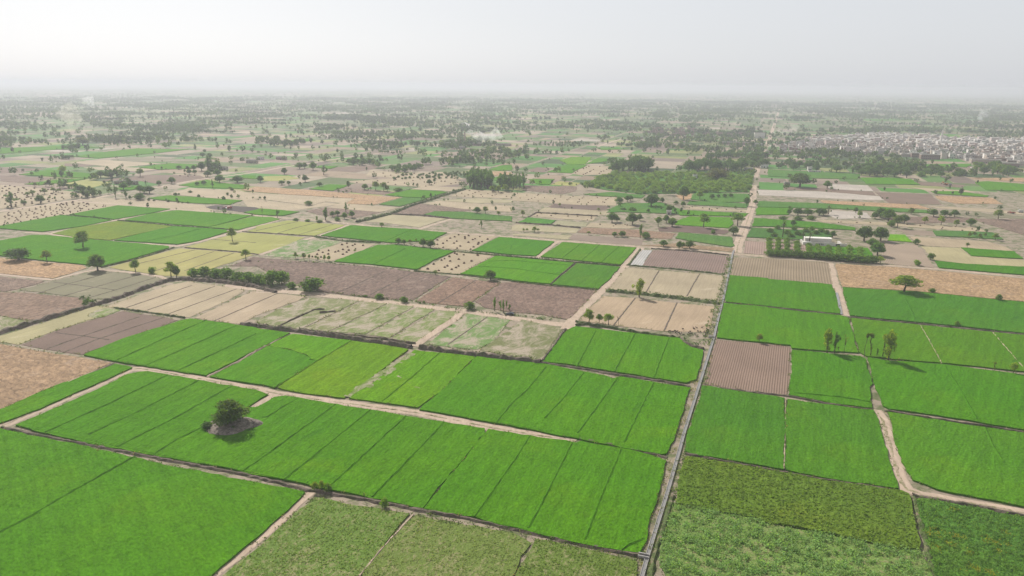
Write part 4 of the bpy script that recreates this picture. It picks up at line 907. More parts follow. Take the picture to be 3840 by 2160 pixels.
for i in range(2):   # tall tree of stacked leaf balls
    b = [(rg0.normal(0, .04), rg0.normal(0, .04), z, r_, r_, r_ * .9) for z, r_ in ((.2, .12), (.34, .15), (.5, .19), (.66, .2), (.8, .17), (.92, .11))]
    b += [(rg0.normal(0, .14), rg0.normal(0, .14), rg0.uniform(.4, .8), .1, .1, .1) for _ in range(4)]
    proto('Y', i, b, 1200, .06, .18, .03, (0, 0), .45)
for i in range(5):   # lopped thin trunks with leaf tufts
    rg = np.random.default_rng(40 + i)
    zs = np.linspace(0, .9, 7); px = np.cumsum(rg.normal(0, .028, 7)); py = np.cumsum(rg.normal(0, .02, 7)); px[0] = py[0] = 0
    path = [(px[k], py[k], zs[k]) for k in range(7)]
    blobs = [(px[6], py[6], .93, .11, .11, .07), (px[5] + .06, py[5], .85, .09, .09, .06), (px[5] - .06, py[5] + .03, .88, .07, .07, .05)]
    if i in (0, 3): blobs += [(px[k], py[k], zs[k] + .05, .045, .045, .08) for k in (2, 3, 4)]
    if i == 4: blobs = [(px[k], py[k], zs[k], .05, .05, .09) for k in (1, 2, 3)] + [(px[5], py[5], .8, .03, .03, .12)]
    q = blob_leaves(blobs, 420, .05, rg, .35)
    V, F = [], []
    tube(V, F, path, .022, .012, 6)
    limbs(V, F, path[5], [b[:3] for b in blobs[:3]], .009, rg)
    PROTO.setdefault('X', []).append((quads('crown', q, [M['leaf']], tints(len(q), rg)), mesh('trunk', V, F, [M['bark']])))
for i in range(2):   # bare tree
    rg = np.random.default_rng(60 + i); V, F = [], []
    tube(V, F, [(0, 0, 0), (.01, 0, .3), (.02, .01, .5)], .02, .012, 6)
    ends = [(rg.uniform(-.28, .28), rg.uniform(-.28, .28), rg.uniform(.65, 1.)) for _ in range(11)]
    limbs(V, F, (.02, .01, .45), ends, .01, rg)
    q = blob_leaves([(*e, .05, .05, .05) for e in ends[:5]], 60, .04, rg)
    PROTO.setdefault('R', []).append((quads('crown', q, [M['leaf']], tints(len(q), rg)), mesh('trunk', V, F, [M['bark']])))
for i in range(2):   # date palm
    rg = np.random.default_rng(70 + i); V, F = [], []
    tube(V, F, [(0, 0, 0), (.01, 0, .4), (.02, 0, .74)], .035, .028, 7)
    Q = []
    for k in range(44):
        a = k * 2.4; el = rg.uniform(-.5, 1.15); L = rg.uniform(.27, .36)
        prev = np.array([.02, 0, .74]); d = np.array([math.cos(a) * math.cos(el), math.sin(a) * math.cos(el), math.sin(el)])
        side = np.cross(d, [0, 0, 1]); side /= np.linalg.norm(side) + 1e-6
        for s in range(4):
            nx = prev + d * L / 4; wv = .028 * (1 - .18 * s)
            Q.append([prev - side * wv, nx - side * wv, nx + side * wv, prev + side * wv]); prev = nx; d = d + np.array([0, 0, -.22]); d /= np.linalg.norm(d)
    q = np.array(Q)
    PROTO.setdefault('M', []).append((quads('crown', q, [M['leaf']], tints(len(q), rg)), mesh('trunk', V, F, [M['bark']])))

TREE = {'B': ('broad_tree', (.098, .170, .034), .85), 'A': ('acacia_tree', (.165, .225, .040), .66), 'P': ('poplar_tree', (.112, .185, .04), .36),
        'S': ('bush', (.11, .188, .036), .95), 'Y': ('tall_tree', (.16, .215, .034), .5), 'X': ('lopped_tree', (.13, .175, .036), .3),
        'T': ('thicket_tree', (.115, .17, .042), .95), 'R': ('bare_tree', (.19, .15, .07), .6), 'M': ('palm_tree', (.085, .125, .04), .6)}
CATS = {'B': 'tree', 'T': 'tree', 'A': 'tree', 'P': 'tree', 'S': 'bush', 'Y': 'tree', 'X': 'tree', 'R': 'tree', 'M': 'palm'}
NTREE = [0]
def plant(kind, p, h, w, label, group=None, tint=(1, 1, 1), parts=True, lean=0.0):
    name, col, asp = TREE[kind]
    cm, tm = PROTO[kind][NTREE[0] % len(PROTO[kind])] if not isinstance(tint, dict) else PROTO[kind][0]
    NTREE[0] += 1
    root = bpy.data.objects.new(name, None); COL.objects.link(root)
    root.location = (p[0], p[1], p[2] if len(p) > 2 else 0); root.rotation_euler = (lean, 0, rnd.uniform(0, 6.28))
    wr = w / asp if w else h
    wr = max(.55 * h, min(2.2 * h, wr))
    root.scale = (wr, wr, h)
    c = link('crown', cm, root); link('trunk', tm, root)
    k = rnd.uniform(.85, 1.15)
    c.color = (col[0] * tint[0] * k, col[1] * tint[1] * k, col[2] * tint[2] * k, 1)
    tag(root, label, CATS[kind], group)
    return root
def tree(crop, u, v, dh, dw, kind, label, group=None, tint=(1, 1, 1), z=0, scale=1.0):
    p = P(crop, u, v); h = max(1.2, hgt(crop, u, v, dh)) * scale; w = wid(crop, u, v, dw)
    return plant(kind, (p.x, p.y, z), h, w, label, group, tint)
YL = (1.35, 1.3, .9); DK = (.75, .8, .9); GY = (.9, .95, 1.35)
SINGLE = [
 ('B1',190,580,135,250,'B','dark wide spreading tree on the edge of the orange straw field',DK),
 ('B1',475,603,135,110,'A','small light green tree beside the dark spreading tree',(1,1,1)),
 ('B1',835,455,185,160,'A','lone leaning airy tree standing out in the large green field',(1,1.05,1)),
 ('B1',985,683,180,190,'B','lopsided dark tree where the pale path bends',(1,1,1)),
 ('B1',1365,702,135,115,'A','slim dark green tree beside the pale path',(.75,.85,.9)),
 ('B1',1530,712,80,72,'S','small round bush on the yellow stubble edge',(1.2,1.2,1)),
 ('B1',1722,747,165,120,'A','pale loose tree at the end of the pale path',YL),
 ('B1',1777,752,130,90,'B','dark tree pressed against the pale loose tree',(1,1,1)),
 ('B1',2340,392,150,92,'A','round topped tree alone on the pale yellow field',(.9,.95,1)),
 ('B1',2475,572,110,92,'A','small tree at the corner of the dark harvested field',(1,1,1)),
 ('B2',1240,968,58,88,'S','round green bush on the track edge below the brown harvest',(1,1.05,1)),
 ('B2',1490,1003,68,80,'S','second green bush along the wide track',(1,1,1)),
 ('B2',1690,1012,28,26,'S','tiny shrub between the bushes of the wide track',(1,1,1)),
 ('B2',1100,948,24,42,'S','low dark shrub at the start of the weedy track edge',(1,1,1)),
 ('B2',2150,1072,80,112,'S','wide bush nearest the parked car',(1,1,1)),
 ('B2',2360,777,105,132,'B','dense round bush tree on the brightest green field edge',(1,1,1)),
 ('B2',1265,248,52,60,'A','small flat topped tree beside the long straight track',(.9,.95,1)),
 ('B2',2270,255,90,34,'P','slim poplar among the small harvested plots',(1,1,1)),
 ('B3',1280,952,190,102,'Y','tall bright green tree standing in the weedy ditch',YL),
 ('B3',772,1218,152,124,'A','largest of three round trees above the clipped green field',(1.1,1.15,.9)),
 ('B3',876,1212,98,78,'A','middle and smallest of three round trees',(.75,.85,.9)),
 ('B3',970,1232,122,108,'A','third round tree of the row above the green field',(1.05,1.1,.9)),
 ('B3',1070,1237,115,64,'R','bare brownish sapling beside the three round trees',(1,1,1)),
 ('C3',2485,228,95,76,'A','small pale tree on the corner of the ploughed square',YL),
 ('B4',1365,905,188,285,'A','big spreading acacia tree in front of the orange straw field',(1.15,1.15,.9)),
 ('B4',1652,903,52,62,'S','low leafy shrub on the orange straw field',(1.1,1.1,1)),
 ('B4',2320,987,72,62,'S','spiky shrub at the right-hand edge of orange straw',(1,1,1)),
 ('B4',1100,532,145,162,'B','dark round tree nearest the track beside the farmyard',(.85,.95,1)),
 ('B4',1130,608,68,84,'A','light green bush tree on the track edge below the dark tree',YL),
 ('B4',1045,452,100,108,'B','lighter tree behind the dark round farmyard tree',(1.15,1.15,1)),
 ('B4',965,384,160,178,'B','left-hand one of two huge dark trees',DK),
 ('B4',1132,384,150,168,'B','right-hand one of two huge dark trees',DK),
 ('B4',1635,577,78,72,'B','small round tree at the edge of the pale yellowish field',(1,1,1)),
 ('B4',1500,632,68,62,'S','pale green bush on the ploughed yard ground',YL),
 ('B4',1490,420,64,62,'S','bush beside the bright lime plot',(1,1,1)),
 ('B4',2005,452,56,42,'A','tiny tree on the pinkish stubble strip',(1,1,1)),
 ('B4',145,354,190,84,'M','tallest date palm in the orchard by the white farmhouse',(1,1,1)),
 ('B4',350,404,118,84,'M','shorter date palm in front of the white farmhouse',(1,1,1)),
 ('B4',415,396,105,90,'M','date palm leaning over the white farmhouse wall',(1,1,1)),
 ('B4',605,118,100,72,'M','date palm beyond the bare sandy ground',(1,1,1)),
 ('B4',2315,168,105,92,'A','lone round tree by the right-hand threshing strip',(1,1,1)),
 ('B4',2040,238,88,84,'B','round tree at the right-hand end of the heap strip',(1.05,1.1,1)),
 ('B4',1895,237,72,62,'A','small tree on the brown weedy waste ground',(1,1,1)),
 ('B4',1740,224,100,80,'A','pale airy tree above the long heap strip',YL),
 ('B4',1575,217,84,60,'A','light tree between the heap strip and waste ground',YL),
 ('B4',1300,252,135,102,'A','greyish pale tree in front of dark heap strip trees',GY),
 ('B4',1370,207,98,100,'B','green tree beside the greyish pale tree',(1,1,1)),
 ('B4',1240,242,80,74,'S','bush at the foot of the greyish pale tree',(1,1,1)),
 ('C4',592,328,250,105,'Y','tall tree of stacked leaves at the start of the lopped row',(1.3,1.25,1)),
 ('C4',667,333,220,62,'P','narrow dark tree next to the tall stacked tree',(.85,.95,1)),
 ('C4',706,335,70,24,'X','short thin trunk beside the narrow dark tree',(1,1,1)),
 ('C4',765,338,190,18,'R','bare crooked pole tree standing apart in the row',(1,1,1)),
 ('C4',967,367,242,42,'X','first crooked lopped trunk beside the thin bund',(1,1,1)),
 ('C4',1025,367,240,64,'X','second crooked lopped trunk with a leafy top',(1,1,1)),
 ('C4',1095,372,98,32,'P','short leafy stub between the lopped trunks',(.9,1,1)),
 ('C4',1152,378,252,66,'X','bent lopped trunk leaning away from its neighbour',(1,1,1)),
 ('C4',1186,388,190,30,'X','thin straight lopped trunk beside the leafiest one',(1,1,1)),
 ('C4',1211,413,318,125,'Y','tallest leafiest tree at the end of the lopped row',(1.25,1.2,1)),
 ('C4',2277,517,98,42,'X','small lopped tree in front of the second straw bund',(1.3,1.3,1)),
 ('C4',2465,538,118,84,'A','yellowish round tree at the right-hand field edge',YL),
 ('C4',1900,62,60,54,'S','small pale bush on the dark bund below the darker field',(1.3,1.3,1)),
 ('D2',592,602,105,82,'A','largest pale bush tree at the footpath corner',(1.35,1.25,1.2)),
 ('D2',662,594,112,80,'A','middle pale bush tree at the footpath corner',(1.35,1.25,1.2)),
 ('D2',727,600,95,80,'S','low pale bush beside the footpath corner trees',(1.25,1.15,1.2)),
 ('D2',1092,690,100,60,'R','dry brown shrub on the ditch bank',(1.4,1.1,1)),
 ('D2',1292,757,112,80,'S','pale grey green bush alone on the ditch bank',(1.35,1.25,1.3)),
 ('B2',1432,412,66,72,'B','leftmost shady tree of the farm tree row',(1,1,1)),
 ('B2',1490,422,56,56,'B','second shady tree of the farm tree row',(1,1,1)),
 ('B2',1550,412,46,52,'A','thin light tree in the middle of the farm row',(1.1,1.1,1)),
 ('B2',1610,392,34,24,'A','tiny sapling in the gap of the farm row',YL),
 ('B2',1682,447,96,86,'B','big shady tree next to the straw heap square',(1,1,1)),
 ('B2',1757,457,94,94,'B','rightmost shady tree touching the straw heap square',(1,1,1)),
 ('B2',65,153,130,40,'R','bare topped tall tree beside the small green field',(.8,.8,1)),
 ('B2',215,153,86,42,'P','dark narrow tree where the pale tracks cross',(.8,.9,1)),
 ('B2',2225,108,72,86,'B','dark round tree on the stubble plots',(1,1,1)),
 ('B2',2310,113,82,62,'A','pale airy tree on the stubble plots',(1,1,1)),
 ('B2',2440,132,50,42,'A','smallest tree on the stubble plots',(1,1,1)),
 ('B3',1525,442,72,92,'B','dark round tree on the orange brown strip',(.9,.95,1)),
 ('B3',1680,472,94,64,'B','first of three trees above the furrowed field',(1,1,1)),
 ('B3',1716,457,64,52,'B','middle tree of three above the furrowed field',(1,1,1)),
 ('B3',1787,462,90,96,'B','third and widest tree above the furrowed field',(1,1,1)),
 ('B3',1290,357,145,44,'P','tall slim poplar beside a round bush',(1,1,1)),
 ('B3',1345,357,68,90,'S','round bush beside the tall slim poplar',(1,1,1)),
 ('B3',1030,342,52,62,'B','small round tree on the brown harvest plot',(1.1,1.1,1)),
 ('B3',1107,343,64,76,'B','second small round tree on the brown harvest plot',(1.1,1.1,1)),
 ('B3',1006,198,108,104,'B','dark twin crowned tree above the heap rows',(.85,.9,1)),
 ('B3',1057,194,66,62,'B','smaller tree beside the dark twin crowned tree',(1,1,1)),
 ('B3',1212,220,125,132,'B','biggest dark tree above the narrow heap rows',(.9,.95,1)),
 ('B3',1286,182,74,62,'B','dark tree behind the biggest tree of the heap rows',(.85,.9,1)),
 ('B3',1470,242,105,74,'A','green tree above the dark ploughed ground',(.85,1,1)),
 ('B3',1552,205,90,72,'B','dark tree beside a light green tree near lime plot',(.85,.9,1)),
 ('B3',1610,238,92,108,'B','light green tree at the lime plot corner',(1.3,1.3,.9)),
 ('B3',1926,248,152,122,'A','twin stemmed leafy tree at the lime plot edge',(.85,1,1)),
 ('B3',2268,232,136,144,'A','large leafy tree close to the dirt road',(.85,1,1)),
 ('B3',2227,323,92,112,'B','dark round tree beside the dirt road bend',(1,1,1)),
 ('B3',2022,313,48,48,'S','small bush on the dark ploughed ground',(1,1,1)),
 ('B3',1576,106,94,72,'B','conical tree in the weedy plot near a hut',(1,1,1)),
 ('A3',1400,1272,130,142,'B','great dark oak like tree standing in the weedy plot',DK),
 ('A3',1725,1205,160,120,'B','tall leafy tree on the round orange threshing floor',(1,1,1)),
 ('A3',1510,1237,60,56,'B','small dark round tree beside the great dark tree',(.9,.8,1)),
 ('A3',2060,1010,135,215,'B','huge reddish brown dome shaped tree behind the orchard',(1.15,.7,.9)),
 ('A4',320,1078,155,215,'B','huge dark grey tree between the whitish plots',(.75,.72,.9)),
 ('A4',595,1090,85,78,'B','round green tree beside the huge grey tree',(1,1.1,1)),
 ('A1',835,655,84,158,'B','great round reddish tree in the far green fields',(1.1,.72,.9)),
 ('A1',115,1278,155,115,'P','tall dark pointed tree beside the pale road',(.8,.9,1)),
 ('A1',410,1243,95,100,'B','leaning dark tree among the straw heaps',(.85,.9,1)),
 ('A1',815,1128,82,130,'B','dark broad tree in front of the yellowish field',(.85,.9,1)),
 ('A1',635,950,96,92,'A','pale yellow tree on the far green field',YL),
 ('A1',1015,982,80,104,'B','round dark tree on the far green field edge',(.9,.9,1)),
 ('A1',1165,1188,135,48,'P','thin pointed tree by the pale road bend',(1,1,1)),
 ('A1',2095,905,150,145,'P','tall grey topped tree above the far grove',GY),
 ('A2',495,1025,72,74,'B','round dark tree on the far yellow green plot',(.8,.8,1)),
 ('A2',682,958,110,62,'M','tall palm standing on the far heap plot',(.8,.8,1)),
 ('A2',1095,1105,66,70,'B','round tree near the reddish field edge',(1,1,1)),
 ('A2',1745,1055,60,62,'B','greyish round bush tree on the brown plot',(.9,.8,1.1)),
]
for c_, u, v, dh, dw, k, lab, tn in SINGLE:
    tree(c_, u, v, dh, dw, k, lab, None, tn)
# rows: each member told apart by its count along the row
ORD = ['first', 'second', 'third', 'fourth', 'fifth', 'sixth', 'seventh', 'eighth', 'ninth', 'tenth', 'eleventh', 'twelfth', 'thirteenth', 'fourteenth', 'fifteenth', 'sixteenth', 'seventeenth', 'eighteenth', 'nineteenth', 'twentieth']
def row(what, where, group, items, kind, tint=(1, 1, 1)):
    items = sorted(items, key=lambda t: pix(t[0], t[1], t[2])[0])
    for i, it in enumerate(items):
        c_, u, v, dh, dw = it[:5]; k = it[5] if len(it) > 5 else kind
        tree(c_, u, v, dh, dw, k, f'{ORD[i]} {what} from the left {where}' if len(items) <= 20 else f'{what} {where}', group, tint)
row('dark acacia bush', 'in the row above the earth dyke', 'dark bushes above the earth dyke',
    [('B1',1950,742,95,120),('B1',2060,745,115,150),('B1',2170,755,110,150),('B1',2280,765,120,160),('B1',2400,790,110,140),('B1',2500,800,115,150),('B2',30,815,120,150),('B2',170,832,165,200),('B2',262,815,150,150),('B2',360,862,72,95),('B2',560,884,155,230)], 'S', (.95, .98, 1))
row('thin sapling', 'before the small straw heap plot', 'saplings before the straw heaps',
    [('B2',400,562,66,52),('B2',485,580,82,52),('B2',537,577,62,34),('B2',602,573,44,30),('B2',625,585,44,30),('B2',690,592,72,34),('B2',735,590,60,48),('B2',995,500,32,30),('B2',1805,722,44,52)], 'A', (.95, 1, 1.1))
row('young poplar', 'beside the parked car', 'young poplars beside the car',
    [('B2',2400,1092,145,46),('B2',2460,1085,105,30),('B2',2490,1105,130,40),('B2',2520,1065,85,30),('B2',2548,1092,75,30)], 'P', (1.2, 1.25, 1))
row('tree', 'in the clump where pale tracks meet', 'clump of trees by the pale track',
    [('B2',700,178,132,82,'P'),('B2',770,142,62,60,'B'),('B2',820,132,58,60,'B'),('B2',905,100,108,42,'P'),('B2',890,163,72,64,'B'),('B2',966,152,80,66,'B'),('B2',615,198,68,26,'A'),('B2',820,182,46,62,'S'),('B2',400,180,28,110,'S'),('B2',520,188,26,60,'S'),('B2',640,200,30,80,'S')], 'B', (.95, 1, 1))
row('sapling', 'along the terraced stubble plots', 'saplings on the terraces',
    [('B3',480,42,42,32),('B3',110,142,72,52),('B3',225,297,60,54),('B3',150,292,36,30),('B3',116,292,36,30),('B3',262,292,36,36),('B3',772,322,36,42),('B3',870,83,32,38),('B3',890,122,26,22)], 'A')
row('orchard bush', 'in the hedge along the straight track', 'orchard bushes along the track',
    [('B4',15,538,70,95),('B4',85,542,85,100),('B4',150,545,80,100),('B4',220,548,80,100),('B4',290,552,85,110),('B4',365,556,85,110),('B4',440,561,85,110),('B4',515,569,90,115),('B4',590,575,85,110),('B4',660,581,90,115),('B4',735,588,90,115),('B4',810,594,90,120),('B4',880,599,90,120),('B4',950,602,90,115),('B4',1010,606,85,110),('B4',1060,608,85,100)], 'S', (1.0, 1.02, 1))
row('young fruit tree', 'in the orchard lines before the white farmhouse', 'young fruit trees before the farmhouse',
    [('B4', u0 + (u1 - u0) * k / 4 + rnd.uniform(-6, 6), v0 + (v1 - v0) * k / 4, 56 + 3 * (4 - k), 62) for u0, v0, u1, v1 in ((15, 530, 5, 395), (95, 532, 100, 392), (195, 535, 188, 398), (300, 540, 288, 428), (415, 546, 408, 452), (530, 560, 500, 462), (620, 568, 600, 470), (715, 578, 705, 478), (835, 587, 812, 470), (930, 592, 925, 488)) for k in range(5)], 'S', (1.4, 1.35, 1.1))
row('roadside tree', 'near the village end of the straight track', 'trees of the right-hand farmland',
    [('B4',250,237,72,62),('B4',210,122,62,52),('B4',300,128,82,102),('B4',400,132,78,112),('B4',515,128,82,98),('B4',560,125,70,80),('B4',880,102,62,52),('B4',920,152,78,56,'A'),('B4',1075,163,78,82),('B4',1130,150,112,114),('B4',1212,183,135,142),('B4',1665,142,85,94),('B4',1770,142,78,84),('B4',1877,142,78,84),('B4',1825,150,50,50,'A'),('B4',1440,117,70,64,'A'),('B4',650,352,78,64)], 'B', (.9, .95, 1))
row('slender sapling', 'on the patchy green plot edge', 'saplings on the patchy green plot',
    [('B4',2020,362,78,46),('B4',2070,342,54,46),('B4',2130,367,62,36),('B4',2285,377,74,72),('B4',2185,342,40,36)], 'A')
row('orchard bush', 'behind the palms and farmhouse', 'orchard bushes behind the farmhouse',
    [('B4',20,300,50,70),('B4',60,345,50,70),('B4',95,270,50,60),('B4',190,320,55,70),('B4',230,350,50,70),('B4',260,280,50,60),('B4',300,330,55,70),('B4',380,300,55,70),('B4',440,280,50,60),('B4',480,320,50,70),('B4',540,300,50,70),('B4',590,320,50,60),('B4',150,170,40,110),('B4',300,175,45,110),('B4',430,170,40,100)], 'S')
row('tree', 'around the weedy plot by the hut', 'trees around the weedy plot',
    [('A3',1080,1240,66,90),('A3',1160,1225,70,60),('A3',1190,1215,60,60),('A3',1440,1225,85,80),('A3',1650,1255,45,50),('A3',1720,1275,60,55),('A3',1620,1290,30,30),('A3',1440,1300,45,36,'P'),('A3',1500,1310,40,36,'P'),('A3',1640,1335,50,36,'P'),('A3',1370,1330,40,36),('A3',1120,1310,30,130,'S'),('A3',1210,1315,40,90,'S'),('A3',2360,1270,105,60),('A3',2450,1250,50,50),('A3',1890,1205,90,70,'A'),('A3',2010,1200,60,60),('A3',2075,1185,40,40),('A3',2140,1185,45,50),('A3',2200,1180,45,50)], 'B', (.92, 1, 1))
row('small tree', 'among heaps beyond the pale road', 'small trees beyond the pale road',
    [('A1',330,1168,62,64),('A1',278,1172,50,50),('A1',450,1148,64,74),('A1',540,1133,56,64),('A1',590,1132,40,50),('A1',690,1088,46,52),('A1',722,1090,46,50),('A1',600,1088,48,52),('A1',522,1073,40,50),('A1',462,1073,50,52),('A1',355,1077,52,52),('A1',240,1243,40,60,'S'),('A1',500,1203,34,26),('A1',556,1212,44,26)], 'A', (.85, .9, 1))
row('dark tree', 'around the mud farmstead', 'dark trees around the mud farmstead',
    [('A1',1270,1192,86,54,'P'),('A1',1245,1107,88,92),('A1',1410,1133,84,84),('A1',1452,1137,74,74),('A1',1505,1142,88,114),('A1',1410,1208,74,106),('A1',1310,1202,44,34),('A1',1600,1063,56,62),('A1',1730,1043,74,82),('A1',1465,1048,40,30,'P'),('A1',1280,1010,30,50),('A1',1410,972,88,86,'A')], 'B', (.85, .92, 1))
row('dark tree', 'in the far grove beside the road', 'trees of the far grove',
    [('A1',2030,915,100,94),('A1',2160,912,92,84),('A1',1950,910,60,60),('A1',1890,910,50,50),('A1',1800,900,46,60),('A1',1905,950,60,60),('A1',1960,945,46,52),('A1',2040,775,50,64),('A1',2110,780,50,64),('A1',2090,975,70,84),('A1',2190,970,84,84),('A1',2210,1033,86,108),('A1',2390,1033,78,128),('A1',2140,1092,96,34,'P'),('A1',1985,1063,46,56),('A1',2050,1058,54,60)], 'B', (.85, .92, 1))
row('little dark bush', 'along the narrow green strip', 'little bushes along the green strip',
    [('A1',1400,1195,60,100),('A1',1498,1215,30,30),('A1',1550,1218,18,26),('A1',1697,1228,26,34),('A1',1795,1237,28,24),('A1',1835,1240,18,26),('A1',1890,1240,20,26),('A1',2000,1180,34,32),('A1',2250,1205,42,40),('A1',2335,1112,34,40),('A1',1765,1160,32,40),('A1',1800,1155,20,26),('A1',1915,1135,26,40),('A1',2290,1160,36,26),('A1',2330,1185,36,30)], 'S', (.7, .7, .9))
row('tree', 'on the far plots near the reddish field', 'trees near the reddish field',
    [('A2',45,1030,76,74),('A2',260,1055,52,72),('A2',330,1055,46,46),('A2',445,1062,40,34),('A2',640,1075,54,66),('A2',285,950,74,70),('A2',440,895,70,90),('A2',490,890,66,60),('A2',575,908,90,76),('A2',1205,1110,96,80,'A'),('A2',1285,1118,96,70,'A'),('A2',1320,1120,60,60,'A'),('A2',1430,1120,44,130,'S'),('A2',530,1260,50,80,'S'),('A2',40,1195,26,26),('A2',1165,1265,30,20),('A2',1990,1130,36,30),('A2',1795,1030,44,30)], 'B', (.95, .95, 1))

# ------------------------------------------------------------------ groves: every tree an object while it can be told apart
def in_poly(poly, n, rg=rnd, sep=0.0):
    xs = [p.x for p in poly]; ys = [p.y for p in poly]; out = []; tries = 0
    while len(out) < n and tries < n * 60:
        tries += 1
        p = Vector((rg.uniform(min(xs), max(xs)), rg.uniform(min(ys), max(ys))))
        if inside(p, poly) and (not sep or all((p - q).length > sep for q in out)): out.append(p)
    return out
GROVES = [
 ('tall dark poplar in the dense grove beside the canal bank', 'dense poplar grove', 'A2 2125,1040 2160,1015 2385,1020 2400,1095 2150,1092', 42, 'P', 19, 4.5, (.95, 1.05, .95)),
 ('dark poplar in the smaller grove right of the dense one', 'smaller poplar grove', 'A2 2440,1060 2576,1050 | A3 125,1060 130,1105 | A2 2450,1115', 26, 'P', 16, 5, (1.0, 1.1, 1)),
 ('light tree standing in front of the smaller poplar grove', 'trees before the poplar grove', 'A2 2370,1120 2480,1120 2576,1130 | A3 60,1125 | A2 2380,1140', 5, 'A', 9, 6, (1.1, 1.1, 1)),
 ('tall tree in the clump behind the orchard corner', 'tall clump behind the orchard', 'A3 1000,905 1320,890 1440,930 1010,948', 26, 'PPB', 20, 7, (.85, .9, 1)),
 ('dark tall tree in the grove beside the reddish dome tree', 'grove beside the dome tree', 'A3 1760,905 2030,880 2330,890 2330,925 1780,940', 30, 'BPB', 17, 9, (.85, .92, 1)),
 ('dark tree in the long thicket behind the grove', 'thicket behind the grove', 'A3 1950,785 2200,760 2240,785 1960,805', 16, 'B', 11, 10, (.8, .88, 1)),
 ('dark tree in the grove at the village road', 'grove at the village road', 'A3 2350,800 2560,780 2560,880 2420,890', 20, 'BP', 14, 9, (.85, .92, 1)),
 ('dark tree in the wide grove below the village', 'wide grove below the village', 'A4 540,925 840,915 1100,895 1480,905 1450,985 1000,975 840,950', 52, 'BBP', 13, 9, (.85, .92, 1)),
 ('dark rounded tree in the grove beside the white hut', 'grove beside the white hut', 'A4 60,890 260,830 400,850 540,880 520,925 330,915 80,905', 16, 'B', 10, 11, (.8, .88, 1)),
 ('dark tree in the grove behind the digger', 'grove behind the digger', 'A4 1550,900 1990,915 1990,978 1480,980', 22, 'BBS', 9, 8, (.85, .92, 1)),
 ('pale green tree in the right-hand village grove', 'right-hand village grove', 'A4 2060,890 2300,885 2480,955 2420,980 2080,965', 30, 'BPA', 13, 9, (1, 1.05, 1)),
 ('tree in the wood at the village entrance', 'wood at the village entrance', 'A4 40,640 200,600 390,610 400,640 200,665 60,665', 24, 'BP', 11, 9, (.85, .92, 1)),
 ('tree growing between the village houses', 'trees among the houses', 'A4 400,690 800,640 1350,640 2000,680 2400,700 2400,800 1900,780 1360,750 1110,800 600,770', 90, 'B', 9, 9, (.85, .92, 1)),
 ('dark round tree in the far chain of dark clumps', 'far chain of dark clumps', 'A2 930,680 1230,680 1480,650 1480,690 1250,720 940,700', 22, 'B', 11, 10, (.75, .82, 1)),
 ('dark tree in the copse beside the pale far road', 'copse beside the far road', 'A2 910,835 1190,830 1195,860 960,862', 14, 'BBA', 9, 8, (.85, .85, 1)),
 ('small dark tree in the copse above the saplings', 'copse above the saplings', 'A2 1330,900 1560,880 1720,870 1560,930 1370,945', 26, 'BSP', 8, 7, (.85, .92, 1)),
 ('small dark sapling of the far orchard rows', 'far orchard saplings', 'A2 1380,1000 1480,960 2050,925 2090,960 1950,1000', 46, 'S', 3.5, 4, (.75, .75, .9)),
 ('green tree in the long hedge of the far canal', 'hedge of the far canal', 'A2 1820,830 2250,800 2560,835 2560,860 2230,880 2050,840', 30, 'BS', 8, 9, (.9, .98, 1)),
 ('tree standing around the brick kiln sheds', 'trees around the brick kiln', 'A2 1660,690 1900,690 2100,640 2250,660 2400,640 2410,690 2200,690', 26, 'BP', 11, 10, (.85, .9, 1)),
 ('dark tree of the long far bramble wood', 'long far wood', 'A1 20,510 130,470 630,480 620,515 340,525', 32, 'B', 11, 10, (.8, .88, 1)),
]
FAR_GROVES = ('trees among the houses', 'far chain of dark clumps', 'long far wood', 'trees around the brick kiln', 'hedge of the far canal')
EXTRA = []
for lab, grp, poly, n, kinds, h, sep, tn in GROVES:
    for p in in_poly(pts(poly), n, rnd, sep):
        if grp in FAR_GROVES:
            EXTRA.append((p.x, p.y, h * rnd.uniform(.75, 1.15), rnd.choice(((.065, .11, .03), (.08, .13, .036), (.055, .09, .028))))); continue
        k = rnd.choice(kinds); hh = h * rnd.uniform(.75, 1.15)
        plant(k, (p.x, p.y), hh, hh * TREE[k][2] * rnd.uniform(1.05, 1.45), lab, 'trees of the ' + grp, tn)
# fruit orchard in rows
def orchard():
    poly = pts('A3 720,1060 1000,955 2440,922 2430,1000 2390,1128 1300,1148 950,1108')
    cen = sum(poly, Vector((0, 0))) / len(poly); out = []
    for i in range(-40, 41):
        for j in range(-30, 31):
            p = cen + E1 * (i * 9.5 + rnd.uniform(-4, 4)) + E2 * (j * 12 + rnd.uniform(-4.5, 4.5))
            if inside(p, poly) and rnd.random() < .93: out.append(p)
    out.sort(key=lambda p: p.length)
    for p in out[:290]:
        h = rnd.uniform(3.8, 7.4)
        o = plant('S', (p.x, p.y), h, h * 1.45, 'leafy fruit tree in the rows of the large orchard', 'fruit trees of the large orchard', (1.55, 1.4, 1.1))
        o.name = 'fruit_tree'; o['category'] = 'tree'
    return out[290:]
EXTRA += [(p.x, p.y, 6.0, (.12, .17, .045)) for p in orchard()]

